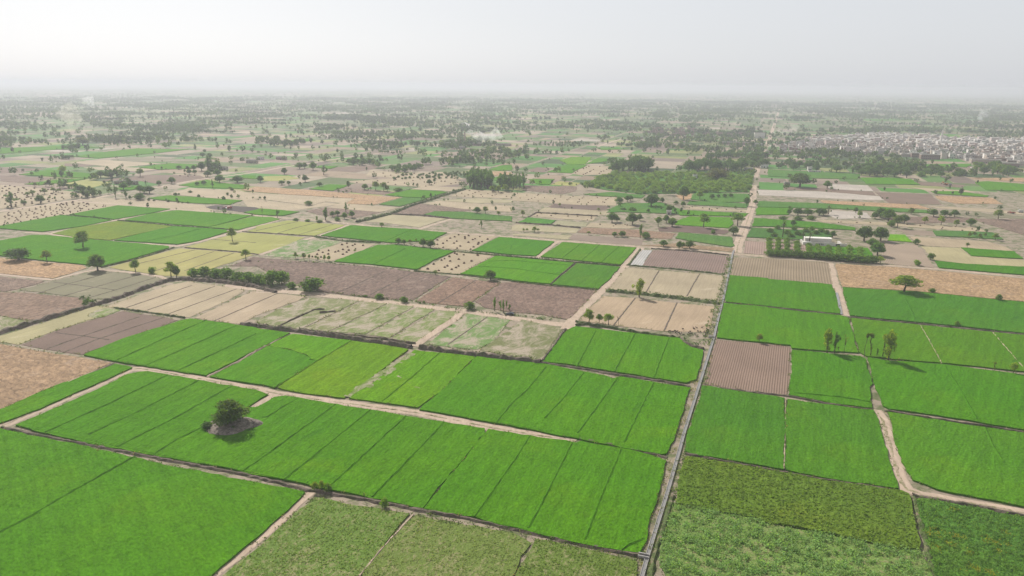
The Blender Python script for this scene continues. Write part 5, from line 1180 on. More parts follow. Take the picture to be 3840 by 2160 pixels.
# ------------------------------------------------------------------ the rest of the trees, out to the horizon
from mathutils import noise as mnoise
BOX = [(min(p.x for p in pl), max(p.x for p in pl), min(p.y for p in pl), max(p.y for p in pl), pl) for o, pl in FIELDS]
def on_field(p):
    return any(x0 < p.x < x1 and y0 < p.y < y1 and inside(p, pl) for x0, x1, y0, y1, pl in BOX)
VILLAGE = pts('A4 100,655 500,590 900,560 1350,550 1900,595 2576,600 2900,610 2900,890 2576,870 2100,820 1500,775 900,757 600,725 100,737')
def far_trees():
    T = list(EXTRA)
    bands = [(700, 1600, 1500, .50), (1600, 2600, 4200, .46), (2600, 4200, 7500, .44), (4200, 7000, 12000, .42), (7000, 12500, 12000, .40)]
    for d0, d1, n, thr in bands:
        got = tries = 0
        while got < n and tries < n * 40:
            tries += 1
            r = math.sqrt(rnd.uniform(d0 * d0, d1 * d1)); a = rnd.uniform(-.74, .74)
            p = Vector((r * math.sin(a), r * math.cos(a)))
            if rnd.random() < .55:      # hedgerow trees follow the field grid
                u, v = p.dot(E1), p.dot(E2)
                if rnd.random() < .6: v = round(v / 85) * 85 + rnd.gauss(0, 2.5)
                else: u = round(u / 113) * 113 + rnd.gauss(0, 2.5)
                p = E1 * u + E2 * v
            q = mnoise.noise(Vector((p.x / 330, p.y / 330, 1.3))) + .8 * mnoise.noise(Vector((p.x / 110, p.y / 110, 7.1)))
            if q * .5 + .5 + rnd.uniform(-.12, .12) < thr + .18 and rnd.random() > .05: continue
            if r < 1700 and (near_zone(p.x, p.y) or on_field(p)): continue
            if 1350 < p.length < 2500 and inside(p, VILLAGE): continue
            h = rnd.choice((3.5, 5, 7, 8, 10, 12)) * rnd.uniform(.8, 1.2)
            c = rnd.choice(((.06, .105, .028), (.075, .125, .034), (.095, .15, .042), (.065, .09, .03), (.115, .16, .045)))
            T.append((p.x, p.y, h, c)); got += 1
    # bushes and small trees along the edges of the farther plots
    for o, pl in FIELDS:
        if (sum(pl, Vector((0, 0))) / len(pl)).length < 720: continue
        for a, b in zip(pl, pl[1:] + pl[:1]):
            L = (b - a).length
            if rnd.random() < .45: continue
            for k in range(int(L / 16)):
                if rnd.random() < .55:
                    p = a.lerp(b, rnd.random()); c = rnd.choice(((.07, .12, .03), (.085, .14, .038), (.06, .095, .03)))
                    T.append((p.x + rnd.gauss(0, 1.5), p.y + rnd.gauss(0, 1.5), rnd.choice((1.6, 2.2, 2.8, 4.5)) * rnd.uniform(.8, 1.3), c))
    # belts and copses of merged trees
    for c in range(760):
        r = math.sqrt(rnd.uniform(1500 ** 2, 6500 ** 2)); a = rnd.uniform(-.72, .72); cp = Vector((r * math.sin(a), r * math.cos(a)))
        if inside(cp, VILLAGE): continue
        L, Wd = rnd.uniform(30, 150), rnd.uniform(8, 38); e, g = (E1, E2) if rnd.random() < .75 else (E2, E1)
        hh = rnd.uniform(6, 13); col = rnd.choice(((.06, .105, .028), (.075, .125, .034), (.055, .085, .028)))
        for k in range(int(6 + L * Wd / 65)):
            p = cp + e * rnd.gauss(0, L * .5) + g * rnd.gauss(0, Wd * .5)
            if r < 2300 and (on_field(p) or inside(p, VILLAGE)): continue
            T.append((p.x, p.y, hh * rnd.uniform(.7, 1.2), col))
    # far belts of woodland seen in the picture
    for poly, n, h in (('A4 330,535 700,505 1250,500 1340,540 1000,545', 90, 11), ('A2 780,560 1000,520 2080,540 2080,590 1000,600', 150, 9), ('A2 0,600 250,600 230,650 0,655', 30, 11), ('A1 1300,520 2000,480 2050,550 1400,570', 90, 9), ('A3 1100,480 1500,470 1500,490 1120,495', 40, 9), ('A4 1750,440 2300,430 2350,470 1800,480', 60, 12), ('A1 1600,440 2050,420 2050,445 1650,460', 60, 8), ('A3 930,655 1250,655 1500,690 1260,690', 40, 7), ('A1 500,785 740,780 740,800 510,805', 26, 6), ('A1 2000,900 2200,880 2230,930 2080,960', 12, 9)):
        for p in in_poly(pts(poly), n): T.append((p.x, p.y, h * rnd.uniform(.7, 1.25), rnd.choice(((.06, .095, .03), (.07, .11, .035), (.08, .12, .04)))))
    T = np.array([(x, y, h, *c) for x, y, h, c in T]); rg = np.random.default_rng(3)
    Q, C = [], []
    D = np.hypot(T[:, 0], T[:, 1])
    for lo, hi, k, size in ((0, 1700, 46, .26), (1700, 2700, 26, .34), (2700, 4500, 14, .46), (4500, 20000, 8, .62)):
        S = T[(D >= lo) & (D < hi)]
        if not len(S): continue
        n = len(S); d = rg.normal(0, 1, (n, k, 3)); d /= np.linalg.norm(d, axis=2)[:, :, None]
        r = rg.uniform(.55, 1, (n, k, 1)); H = S[:, 2][:, None, None]
        asp = rg.choice((.24, .38, .45, .5), (n, 1, 1))
        ctr = np.concatenate([S[:, :2], np.zeros((n, 1))], 1)[:, None, :]
        pos = ctr + d * r * H * np.concatenate([asp, asp, np.full((n, 1, 1), .40)], 2) + np.array([0, 0, .55]) * H
        q = leaf_quads(pos.reshape(-1, 3), d.reshape(-1, 3), 1.0, rg, .75)
        c0 = pos.reshape(-1, 1, 3); q = c0 + (q - c0) * np.repeat(H.reshape(-1) * size, k)[:, None, None]
        q[:, :, 2] = np.maximum(q[:, :, 2], .05)
        Q.append(q); C.append(np.repeat(S[:, 3:6], k, 0) * tints(n * k, rg, .75, 1.25, .12))
    o = link('distant_woods', quads('distant_woods', np.concatenate(Q), [M['far_leaf']], np.concatenate(C)))
    tag(o, 'countless small trees and woods fading into haze towards the horizon', 'woods', kind='stuff')
far_trees()

# ------------------------------------------------------------------ straw heaps
def heap_mesh(seed):
    rg = np.random.default_rng(seed); V, F = [], []
    n, m = 10, 5
    for j in range(m):
        t = j / (m - 1)
        for k in range(n):
            a = 2 * math.pi * k / n; r = (1.0 - .85 * t ** 1.4) * (1 + rg.normal(0, .10))
            V.append((r * math.cos(a), .85 * r * math.sin(a), (1 - (1 - t) ** 1.8) * (1 + rg.normal(0, .07)) if j else 0))
    for j in range(m - 1):
        for k in range(n): F.append((j * n + k, j * n + (k + 1) % n, (j + 1) * n + (k + 1) % n, (j + 1) * n + k))
    F.append(tuple(range((m - 1) * n, m * n)))
    return V, F
HM = [heap_mesh(900 + k) for k in range(4)]
HME = [mesh('straw_heap', V, F, [M['heap']]) for V, F in HM]
def heaps():
    A = []
    for pl, sp, nm in HAY:
        cen = sum(pl, Vector((0, 0))) / len(pl)
        for i in range(-40, 41):
            for j in range(-40, 41):
                p = cen + E1 * (i * sp * 1.15 + rnd.gauss(0, sp * .12)) + E2 * (j * sp * .95 + rnd.gauss(0, sp * .26))
                if rnd.random() < .14: continue
                q = cen + (p - cen) * 1.06
                if inside(q, pl): A.append((p, nm))
    A.sort(key=lambda t: t[0].length)
    V, F = [], []
    for k, (p, nm) in enumerate(A):
        s = rnd.uniform(.8, 1.15) * (1.0 if p.length < 640 else .9 if p.length < 850 else 1.15); h = rnd.uniform(.9, 1.25) * (1 if p.length < 640 else .8 if p.length < 850 else 1.1)
        if k < 295:
            o = link('straw_heap', HME[k % 4], None, (p.x, p.y, .1), rnd.uniform(0, 6.28), (s, s, h))
            tag(o, f'dark brown straw heap {nm}', 'heap', f'straw heaps {nm}')
        else:
            v, f = HM[k % 4]; b = len(V); V += [(p.x + x * s, p.y + y * s, .1 + z * h) for x, y, z in v]; F += [tuple(b + i for i in g) for g in f]
    o = link('straw', mesh('straw', V, F, [M['heap']]))
    tag(o, 'more distant dark straw heaps dotted over far stubble fields', 'straw heaps', kind='stuff')
heaps()

# ------------------------------------------------------------------ leafy crop and weeds near the camera
def scatter(label, name, poly, dens, h, size, per, col, spread=.35, patches=(), thr=None, dist=330, z=0.0, up=.3, tv=.2, row=0):
    pl = pts(poly) if isinstance(poly, str) else poly
    xs = [p.x for p in pl]; ys = [p.y for p in pl]; rg = np.random.default_rng(len(name) + int(abs(xs[0])))
    n = int((max(xs) - min(xs)) * (max(ys) - min(ys)) * dens); Pn = []
    for x, y in zip(rg.uniform(min(xs), max(xs), n), rg.uniform(min(ys), max(ys), n)):
        p = Vector((x, y))
        if y < 95 or p.length > dist: continue
        X, Y, k = project(x, y)
        if X < -150 or X > 4000 or Y > 2330: continue
        if thr is not None and mnoise.noise(Vector((x / 2.6, y / 2.6, 3.0))) + .5 * mnoise.noise(Vector((x / 9, y / 9, 9.0))) < thr: continue
        if row:
            u, v = p.dot(E1), p.dot(E2); u = round(u / row) * row + rg.normal(0, row * .16); p = E1 * u + E2 * v; x, y = p
        if inside(p, pl): Pn.append((x, y))
    if not Pn: return
    Pn = np.array(Pn); n = len(Pn)
    C = np.repeat(np.c_[Pn, np.full(n, z)], per, 0); m = len(C)
    C = C + np.c_[rg.normal(0, spread, (m, 2)), h * rg.uniform(.35, 1.0, m)]
    N = rg.normal(0, 1, (m, 3)); N[:, 2] = np.abs(N[:, 2]) * .8 + up
    q = leaf_quads(C, N, size, rg, .5)
    t = np.repeat(tints(n, rg, 1 - tv, 1 + tv, .1), per, 0) * tints(m, rg, 1 - tv, 1 + tv, .06) * np.array(col)
    for pc, r in patches:
        w = (np.hypot(C[:, 0] - pc.x, (C[:, 1] - pc.y) * 1.0) < r * rg.uniform(.0, .95, m))
        t[w] = np.array((.33, .33, .05)) * rg.uniform(.6, 1.1, (w.sum(), 1))
    o = link(name, quads(name, q, [M['far_leaf']], t))
    tag(o, label, name.replace('_', ' '), kind='stuff')
FP = {o['label']: pl for o, pl in FIELDS}
def fp(start): return next(pl for k, pl in FP.items() if k.startswith(start))
scatter('separate bushy cane clumps on pale soil', 'cane_foliage', fp('rough field of separate'), 1.15, 1.35, .55, 14, (.24, .37, .13), .45, thr=-.22, up=.7, tv=.25)
scatter('tall leafy green crop with yellow flowering patches', 'crop_foliage', fp('green crop speckled'), 1.8, .9, .55, 5, (.14, .25, .055), .4, [(P('D4', u, v).to_2d(), r) for u, v, r in ((1700, 1040, 3.2), (1620, 1050, 1.8), (1900, 1070, 2.4), (1960, 1080, 1.6), (2200, 1110, 2.6), (2300, 1135, 2.2), (2390, 1040, 2.2), (2400, 1160, 1.6), (1840, 1150, 2.2), (1690, 1200, 2.6), (2060, 1390, 2.6), (1980, 1420, 1.6), (2020, 1240, 1.8), (2320, 1215, 1.8), (1860, 810, 2.0), (2240, 1440, 2.4))], z=.3)
scatter('upright olive green cane leaves', 'cane_foliage', fp('olive green cane'), 1.5, .75, .75, 3, (.165, .25, .04), .4, z=.45, up=1.0, tv=.14)
scatter('mixed green leaves over dry straw', 'crop_foliage', fp('mixed green and tan'), 2.4, .35, .42, 3, (.215, .30, .07), .22, z=.3, thr=-.4, up=.9, row=1.1)
scatter('sparse green leaves over dry tan straw', 'crop_foliage', fp('thin tan and green'), 1.9, .35, .42, 3, (.25, .305, .10), .25, z=.3, thr=-.25, up=.9, row=1.1)
scatter('denser olive leaves of the corner crop', 'crop_foliage', fp('darker olive crop'), 2.4, .4, .42, 3, (.19, .27, .055), .22, z=.3, thr=-.5, up=.9, row=1.1)
for s_, lab in (('largest bright', 'dense leaves of the largest bright green field'), ('wide green field of sloping', 'dense leaves of the sloping green strips'), ('green strips between the end', 'dense leaves of the strips by the channel'), ('broad green field above', 'dense leaves of the field above the track bend'), ('green field held', 'dense leaves of the field beside the pale bund'), ('green field below the ploughed', 'dense leaves of the field below the ploughed square'), ('broad green field of strips', 'dense leaves of the broad green strips'), ('large green field in front', 'dense leaves before the lopped trees')):
    o_ = next(o for o, pl in FIELDS if o['label'].startswith(s_)); c_ = o_.color
    scatter(lab, 'crop_foliage', fp(s_), 1.5, .22, .40, 2, (c_[0] * 1.12, c_[1] * 1.12, c_[2] * 1.1), .35, z=.42, dist=310, up=1.2, tv=.1)
def verge(label, line, w, dens, h, size, per, col, name='weeds', z=0.0):
    L = pts(line); rg = np.random.default_rng(int(abs(L[0].x * 7)) + len(line)); C = []
    for a, b in zip(L, L[1:]):
        d = b - a; n = int(d.length * w * dens)
        if n < 1: continue
        nn = Vector((-d.y, d.x)).normalized()
        for t, s in zip(rg.uniform(0, 1, n), rg.uniform(-.5, .5, n)):
            p = a + d * t + nn * (s * w)
            if mnoise.noise(Vector((p.x / 4, p.y / 4, 0))) > -.15: C.append((p.x, p.y))
    if not C: return
    C = np.repeat(np.c_[np.array(C), np.full(len(C), z)], per, 0); m = len(C)
    C = C + np.c_[rg.normal(0, .3, (m, 2)), h * rg.uniform(.2, 1, m)]
    N = rg.normal(0, 1, (m, 3)); q = leaf_quads(C, N, size, rg, .5)
    o = link(name, quads(name, q, [M['far_leaf']], tints(m, rg, .7, 1.3, .25) * np.array(col)))
    tag(o, label, name, kind='stuff')
verge('dry pale weeds between the channel and the left-hand fields', 'D3 1270,1500 1350,1180 1430,900 1530,600 1620,300 | C3 1620,1300 1690,1080 1830,680 1870,500', 4.5, .8, .6, .5, 4, (.22, .22, .10))
verge('green weeds along the right-hand side of the channel', 'D3 1370,1500 1440,1240 1520,980 1620,640 1720,260 1790,0 | C3 1800,1080 1930,650 1990,430', 2.5, 1.1, .7, .5, 4, (.10, .15, .045))
verge('weeds along the upper channel side by the goats', 'C3 1960,260 1990,60 | B3 2000,1250 2070,1020 2110,900 2150,740 2200,560', 5, .5, .9, .8, 4, (.12, .17, .05))
verge('tall weeds in the ditch below the tall tree', 'B3 945,890 1300,918 1700,965 2070,1015', 4, .6, 1.1, .9, 5, (.075, .12, .03), z=.6)
verge('green weeds along the wide bare track', 'B2 690,900 1100,950 1590,1005 2100,1088 2576,1140 | B3 0,1130 300,1175 540,1188', 2.2, .6, .9, .8, 4, (.07, .115, .03))
verge('bushy weeds on the grassy canal bank', 'B2 1020,195 1360,112 1560,30 | A2 1690,1228 1900,1158 2100,1100', 5, .35, 1.8, 1.4, 5, (.06, .095, .028))
verge('weeds below the ditch by the footpath corner', 'D2 1560,810 1900,900 2150,940 2400,985 2576,1010 | D3 60,1040 250,1090 620,1160 1000,1240 1270,1290', 2.6, .8, .8, .6, 4, (.10, .14, .05))
verge('weeds beside the footpath', 'D2 540,690 420,790 210,960 90,1090 30,1130 | D1 2450,1300', 1.2, .8, .7, .6, 4, (.12, .15, .06))
verge('weeds on the long dark dyke', 'C2 0,55 230,88 480,118 870,170 1280,230 1560,270', 1.8, .5, .7, .8, 3, (.09, .12, .04), z=1.2)
verge('weeds on the scrub corner dyke', 'C2 1660,270 2100,335 2576,385 | C3 0,395 280,425', 2.4, .6, .7, .8, 3, (.10, .13, .05), z=1.2)
verge('weeds and brush in the bare corner by the goats', 'C3 1560,128 1700,150 1850,170 1990,178', 2.5, .5, .9, .8, 4, (.07, .10, .03))
verge('green weeds around the sluice by the goats', 'C3 1720,190 1760,240 1800,262 | C3 1930,230 2000,190', 3, .6, .9, .8, 4, (.07, .12, .04))
verge('green weeds by the brown ditch corner', 'B1 840,960 860,1010 900,1030 940,1000', 5, .5, 1.6, 1.2, 5, (.07, .12, .03))
verge('weeds along the yellow field edge', 'B1 1020,650 1420,555 1750,450', 2, .5, .9, .9, 4, (.075, .12, .03))
verge('weeds along the harvested field edge', 'B2 0,600 600,605 1180,650 1590,695 2060,730 2576,795 | B3 0,795 400,838 865,882', 1.6, .4, .7, .9, 3, (.07, .115, .03))
verge('weeds on the bank before the straw heaps', 'B2 600,345 900,388 1250,403 1400,428 2000,490 2576,546 | B3 640,600 1095,640', 2.2, .4, .9, 1.0, 3, (.065, .10, .03), z=.5)

verge('dark scrub growing round the foot of the tree mound', 'C1 2100,1130 2200,1180 2330,1188 2430,1165 2520,1115 2570,1060', 1.6, 1.2, .9, .7, 5, (.055, .09, .028))
verge('dark scrub on the shaded side of the tree mound', 'C1 2100,1135 2060,1090 2080,1040 2150,1005', 2.2, 1.3, 1.2, .8, 5, (.05, .085, .026))
def fringes():
    rg = np.random.default_rng(21); C = []
    for o, pl in FIELDS:
        if (sum(pl, Vector((0, 0))) / len(pl)).length > 520: continue
        for a, b in zip(pl, pl[1:] + pl[:1]):
            d = b - a; n = int(d.length * 1.1)
            for t in rg.uniform(0, 1, n):
                p = a + d * t
                if mnoise.noise(Vector((p.x / 6, p.y / 6, 4.))) + .4 * mnoise.noise(Vector((p.x / 1.7, p.y / 1.7, 4.))) > .02: C.append((p.x + rg.normal(0, .35), p.y + rg.normal(0, .35)))
    C = np.repeat(np.c_[np.array(C), np.full(len(C), .1)], 3, 0); m = len(C)
    C = C + np.c_[rg.normal(0, .25, (m, 2)), .7 * rg.uniform(.2, 1, m)]
    q = leaf_quads(C, rg.normal(0, 1, (m, 3)), .55, rg, .5)
    w = rg.random(m)[:, None] < .35
    o = link('weeds', quads('weeds', q, [M['far_leaf']], tints(m, rg, .75, 1.25, .15) * np.where(w, np.array((.26, .22, .12)), np.array((.085, .135, .035)))))
    tag(o, 'ragged grass and weeds fringing the edges of the fields', 'weeds', kind='stuff')
fringes()

# ------------------------------------------------------------------ mound with the lone tree
def mound():
    cen = P('C1', 2325, 1085).to_2d(); V, F = [], []
    n, m = 40, 9; rg = np.random.default_rng(8)
    R1 = wid('C1', 2325, 1085, 292)
    for j in range(m):
        t = j / (m - 1)
        for k in range(n):
            a = 2 * math.pi * k / n
            r = R1 * (1 - t) * (1 + .13 * math.sin(3 * a + .7) + .07 * math.sin(5 * a + 2)); z = 3.1 * (1 - (1 - t) ** 3.4) * (.75 + .25 * math.sin(a + 1.0)) if j else 0
            q = Vector((r * math.cos(a), r * .66 * math.sin(a)))
            nz = mnoise.noise(Vector((q.x / 1.5, q.y / 1.5, 2.))) * .35 * (1 if j else 0)
            V.append((q.x, q.y, max(0, z + nz) + (0.02 if j else 0)))
    for j in range(m - 1):
        for k in range(n): F.append((j * n + k, j * n + (k + 1) % n, (j + 1) * n + (k + 1) % n, (j + 1) * n + k))
    t = NT('mound_soil'); b = t.noise(.9, det=6, rough=.72)
    t.base(t.mix(t.ramp(b, .35, .65), (.10, .078, .066), (.37, .315, .275))); t.bump(b, 1., .6)
    o = link('earth_mound', mesh('earth_mound', V, F, [t.m], smooth=True), None, (cen.x, cen.y, 0), R(12))
    tag(o, 'pale soil mound rising from the green field under a lone tree', 'mound')
    p = P('C1', 2330, 1085); h = hgt('C1', 2330, 1085, 275)
    plant('T', (p.x, p.y, 1.2), h * 1.0, h * 1.3, 'thick lone tree growing on the soil mound', None, (1, 1, 1))
    for u, v, hh, ww, lab in ((2085, 1095, 1.6, 3.0, 'dark bush hanging over the left-hand end of the mound'), (2250, 1075, 1.5, 2.6, 'low bush at the foot of the mound tree'), (2470, 1045, 1.2, 1.8, 'thin shrub on the pale right-hand end of the mound'), (2350, 1120, 1.3, 2.4, 'dark shrub on the shaded front of the mound')):
        p = P('C1', u, v); plant('S', (p.x, p.y, .9), hh * 1.15, ww * 1.2, lab, None, (.75, .85, 1))
mound()
for lab, ln, w in (('bare scuffed strip along the lime green field', 'C2 1580,345 1340,500 1100,650 930,785', 4.0), ('second bare scuff beside the long strip', 'C2 1400,490 1260,590 1120,690', 3.0), ('bare brown scratch across the lime strips', 'C2 1420,572 1520,625 1600,680 1700,725', 1.2)):
    V_, F_ = ribbon(pts(ln), w, .10, flat_top=.7, jit=.35, seg=2); V_ = [(x, y, z + .42) for x, y, z in V_]
    o_ = link('bare_strip', mesh('bare_strip', V_, F_, [M['scrub']])); o_.color = (.14, .2, .04, 1); tag(o_, lab, 'bare strip', kind='structure')

# ------------------------------------------------------------------ buildings
def brick_mat(name, a, b):
    t = NT(name); f = t.noise(.35, det=5, rough=.7); r = t.ramp(t.objrnd(), 0, 1, .8, 1.2)
    t.base(t.mul(t.mix(t.ramp(f, .3, .7), a, b), r)); M[name] = t.m
brick_mat('white_plaster', (.60, .575, .53), (.76, .74, .70)); brick_mat('grey_plaster', (.30, .28, .265), (.45, .42, .395))
brick_mat('tan_plaster', (.34, .285, .235), (.48, .41, .345)); brick_mat('raw_brick', (.22, .15, .12), (.33, .24, .20))
brick_mat('mud_wall', (.22, .17, .14), (.32, .26, .21)); brick_mat('cement_roof', (.42, .395, .36), (.58, .55, .51)); brick_mat('pink_plaster', (.46, .36, .34), (.6, .5, .47))
M['opening'] = flat('dark_opening', (.03, .03, .035), .6)
def boxmesh(V, F, x0, x1, y0, y1, z0, z1):
    b = len(V); V += [(x, y, z) for z in (z0, z1) for x, y in ((x0, y0), (x1, y0), (x1, y1), (x0, y1))]
    F += [tuple(b + i for i in f) for f in ((0, 3, 2, 1), (4, 5, 6, 7), (0, 1, 5, 4), (1, 2, 6, 5), (2, 3, 7, 6), (3, 0, 4, 7))]
def solid(name, boxes, mat, parent=None):
    V, F = [], []
    for b in boxes: boxmesh(V, F, *b)
    return link(name, mesh(name, V, F, [mat]), parent)
def house(w, d, h, mat, storeys=1, stair=None, yard=None, root=None, roof='cement_roof'):
    """flat roofed house: walls, roof with parapet, stair room, yard wall, door and windows"""
    t = .25
    solid('wall', [(-w / 2, w / 2, -d / 2, d / 2, 0, h)], M[mat], root)
    p = .12
    solid('roof', [(-w / 2 - p, w / 2 + p, -d / 2 - p, d / 2 + p, h, h + .18), (-w / 2 - p, w / 2 + p, -d / 2 - p, -d / 2 + t, h + .18, h + .9), (-w / 2 - p, w / 2 + p, d / 2 - t, d / 2 + p, h + .18, h + .9), (-w / 2 - p, -w / 2 + t, -d / 2 + t, d / 2 - t, h + .18, h + .9), (w / 2 - t, w / 2 + p, -d / 2 + t, d / 2 - t, h + .18, h + .9)], M[roof], root)
    if stair:
        sx, sy = stair; solid('stair_room', [(sx - 1.6, sx + 1.6, sy - 1.8, sy + 1.8, h + .18, h + 2.8)], M[mat], root)
    if yard:
        yw, yd = yard; solid('yard_wall', [(-yw / 2, yw / 2, -d / 2 - yd - .3, -d / 2 - yd, 0, 2.2), (-yw / 2, -yw / 2 + .3, -d / 2 - yd, -d / 2 - .01, 0, 2.2), (yw / 2 - .3, yw / 2, -d / 2 - yd, -d / 2 - .01, 0, 2.2)], M[mat], root)
    solid('door', [(-.6, .6, -d / 2 - .03, -d / 2, 0, 2.1)], M['opening'], root)
    for s in range(storeys):
        for x in np.linspace(-w / 2 + 1.6, w / 2 - 1.6, max(2, int(w / 3.4))):
            if s == 0 and abs(x) < 1.2: continue
            solid('window', [(x - .55, x + .55, -d / 2 - .03, -d / 2, s * 3.3 + 1.0, s * 3.3 + 2.3)], M['opening'], root)
def empty(name, loc, rz=0):
    o = bpy.data.objects.new(name, None); COL.objects.link(o); o.location = loc; o.rotation_euler = (0, 0, rz); return o
VH = [(11, 9, 3.6, 'grey_plaster', 1, (3, 2), None, 'single storey grey house with a stair room'), (9, 8, 6.9, 'tan_plaster', 2, (2, 1), None, 'two storey tan house with a stair room'), (14, 7, 3.4, 'raw_brick', 1, None, (14, 7), 'low raw brick house with a walled yard'), (8, 10, 7.0, 'white_plaster', 2, None, None, 'narrow two storey white house'), (12, 10, 3.7, 'tan_plaster', 1, (-3, 2), (12, 6), 'single storey tan house with a yard'), (10, 9, 7.0, 'grey_plaster', 2, (2.5, -2), None, 'two storey grey house with a stair room'), (9, 7, 3.4, 'mud_wall', 1, None, (12, 8), 'small mud house with a walled yard'), (10, 9, 10.2, 'pink_plaster', 3, None, None, 'tall three storey pinkish house'), (12, 9, 3.6, 'white_plaster', 1, (3, 1), None, 'single storey white house with a stair room'), (10, 8, 6.8, 'raw_brick', 2, (2, 1), None, 'two storey raw brick house')]
def village():
    cen = sum(VILLAGE, Vector((0, 0))) / len(VILLAGE); S = []
    for i in range(-60, 61):
        for j in range(-50, 51):
            p = cen + E1 * (i * 19.0 + rnd.uniform(-3, 3)) + E2 * (j * 21 + rnd.uniform(-3, 3))
            if inside(p, VILLAGE) and rnd.random() < .76:
                X, Y, k = project(p.x, p.y)
                if X < 4000: S.append(p)
    S.sort(key=lambda p: p.length)
    protos = []; merged = {}
    wts = [11, 10, 6, 6, 11, 10, 4, 2, 5, 5]
    FV, FF, FM = [], [], []; mats = ['grey_plaster', 'tan_plaster', 'raw_brick', 'white_plaster', 'mud_wall', 'pink_plaster', 'cement_roof', 'opening']
    roots = {}
    for n, p in enumerate(S):
        k = rnd.choices(range(10), wts)[0]; w, d, h, mt, st, sr, yd, lab = VH[k]
        rz = GA + rnd.choice((0, 0, 0, math.pi / 2, -math.pi / 2)) + rnd.uniform(-.08, .08)
        if n < 280:
            zone = 'at the front edge of the village' if n < 90 else 'in the middle of the dense village' if n < 190 else 'deep inside the dense village'
            if k not in roots:
                r = empty('village_house', (p.x, p.y, 0), rz); house(w, d, h, mt, st, sr, yd, r); roots[k] = r
            else:
                r = copy_tree(roots[k]); r.location = (p.x, p.y, 0); r.rotation_euler = (0, 0, rz)
                s = rnd.uniform(1.1, 1.7); r.scale = (s, rnd.uniform(1.1, 1.6), rnd.uniform(1.0, 1.3))
            tag(r, f'{lab} {zone}', 'house', f'{lab}s {zone}')
        else:
            ca, sa = math.cos(rz), math.sin(rz); s = rnd.uniform(1.2, 1.7); V, F = [], []
            boxmesh(V, F, -w / 2, w / 2, -d / 2, d / 2, 0, h); nb = [mats.index(mt)] * 6
            boxmesh(V, F, -w / 2 - .1, w / 2 + .1, -d / 2 - .1, d / 2 + .1, h, h + .7); nb += [6] * 6
            if sr: boxmesh(V, F, sr[0] - 1.6, sr[0] + 1.6, sr[1] - 1.8, sr[1] + 1.8, h + .7, h + 3.2); nb += [mats.index(mt)] * 6
            b = len(FV); FV += [(p.x + s * (ca * x - sa * y), p.y + s * (sa * x + ca * y), z) for x, y, z in V]; FF += [tuple(b + i for i in f) for f in F]; FM += nb
    o = link('village_rooftops', mesh('village_rooftops', FV, FF, [M[m] for m in mats], FM))
    tag(o, 'mass of pale flat roofed houses filling the rear of the village', 'village', kind='stuff')
village()
FARM = [('A1',1300,1052,150,6,3.6,'mud_wall','low brown mud farmstead behind dark round trees'), ('A1',1180,1050,60,6,3.2,'raw_brick','small brick shed left of the mud farmstead'), ('A1',2240,908,80,7,4,'grey_plaster','grey farm shed beside the tall grey tree'), ('A1',2530,838,110,7,4,'tan_plaster','long pale roofed farm shed beside the far road'), ('A2',250,802,100,7,4,'raw_brick','brown brick farm shed between two great dark trees'), ('A2',40,802,60,7,3.6,'white_plaster','whitish shed beside the far pale road'), ('A2',1960,655,100,9,4,'raw_brick','brick shed beside the kiln chimney'), ('A2',2075,695,60,8,4.5,'grey_plaster','grey block house in front of the kiln chimney'), ('A2',2240,662,130,10,4.5,'raw_brick','long brown brick shed behind the kiln trees'), ('A2',2490,662,150,10,3.6,'tan_plaster','tan roofed long shed right of the kiln'), ('A3',1845,993,40,6,4.5,'white_plaster','small white hut in the orchard'), ('A3',1935,995,42,6,3,'grey_plaster','low grey hut beside the reddish dome tree'), ('A3',2545,885,70,8,5,'white_plaster','pale house at the bend of the village road'), ('A3',2385,908,80,6,3,'grey_plaster','long grey shed in the roadside grove'), ('A3',2495,588,95,12,13,'white_plaster','tall pale block at the village entrance'), ('A3',2250,652,280,8,5,'raw_brick','long brown walled compound before the village'), ('A3',2470,682,90,10,8,'grey_plaster','grey house beside the brown compound'), ('A3',1780,582,90,8,4,'raw_brick','brick shed on the plain before the brick ruins'), ('A3',2020,585,50,8,4,'mud_wall','mud hut on the plain before the brick ruins'), ('A3',1240,590,160,6,3,'raw_brick','long dark low wall of bricks far off'), ('A4',425,912,40,6,4.5,'white_plaster','small white hut in the grove below the village'), ('A4',470,930,110,3,1.6,'white_plaster','low white wall in front of the white hut'), ('A4',2072,905,40,5,3,'white_plaster','little white hut beside the right-hand grove'), ('A4',110,742,230,10,4,'raw_brick','long brown compound at the left-hand end of the village'), ('A4',320,744,100,9,5,'raw_brick','brown house beside the long left-hand compound'), ('A4',195,1068,55,5,4,'mud_wall','mud ruin beside the huge grey tree'), ('A4',1640,800,170,11,8,'raw_brick','big dark brick building at the front of the village'), ('A4',1500,780,90,9,7,'raw_brick','dark brick house next to the big brick building'), ('A4',2200,840,260,10,6,'tan_plaster','long tan building at the foot of the village'), ('A4',2440,878,160,9,6,'raw_brick','brick compound at the right-hand foot of the village'), ('B3',1582,122,44,4,3,'grey_plaster','tiny grey hut in the weedy plot')]
for c_, u, v, wp, d, h, mt, lab in FARM:
    p = P(c_, u, v); w = wid(c_, u, v, wp)
    r = empty('farm_shed' if 'shed' in lab else 'farm_building', (p.x, p.y + d / 2, 0), GA * .5); house(w, d, h, mt, 2 if h > 6 else 1, None, None, r); tag(r, lab, 'building')
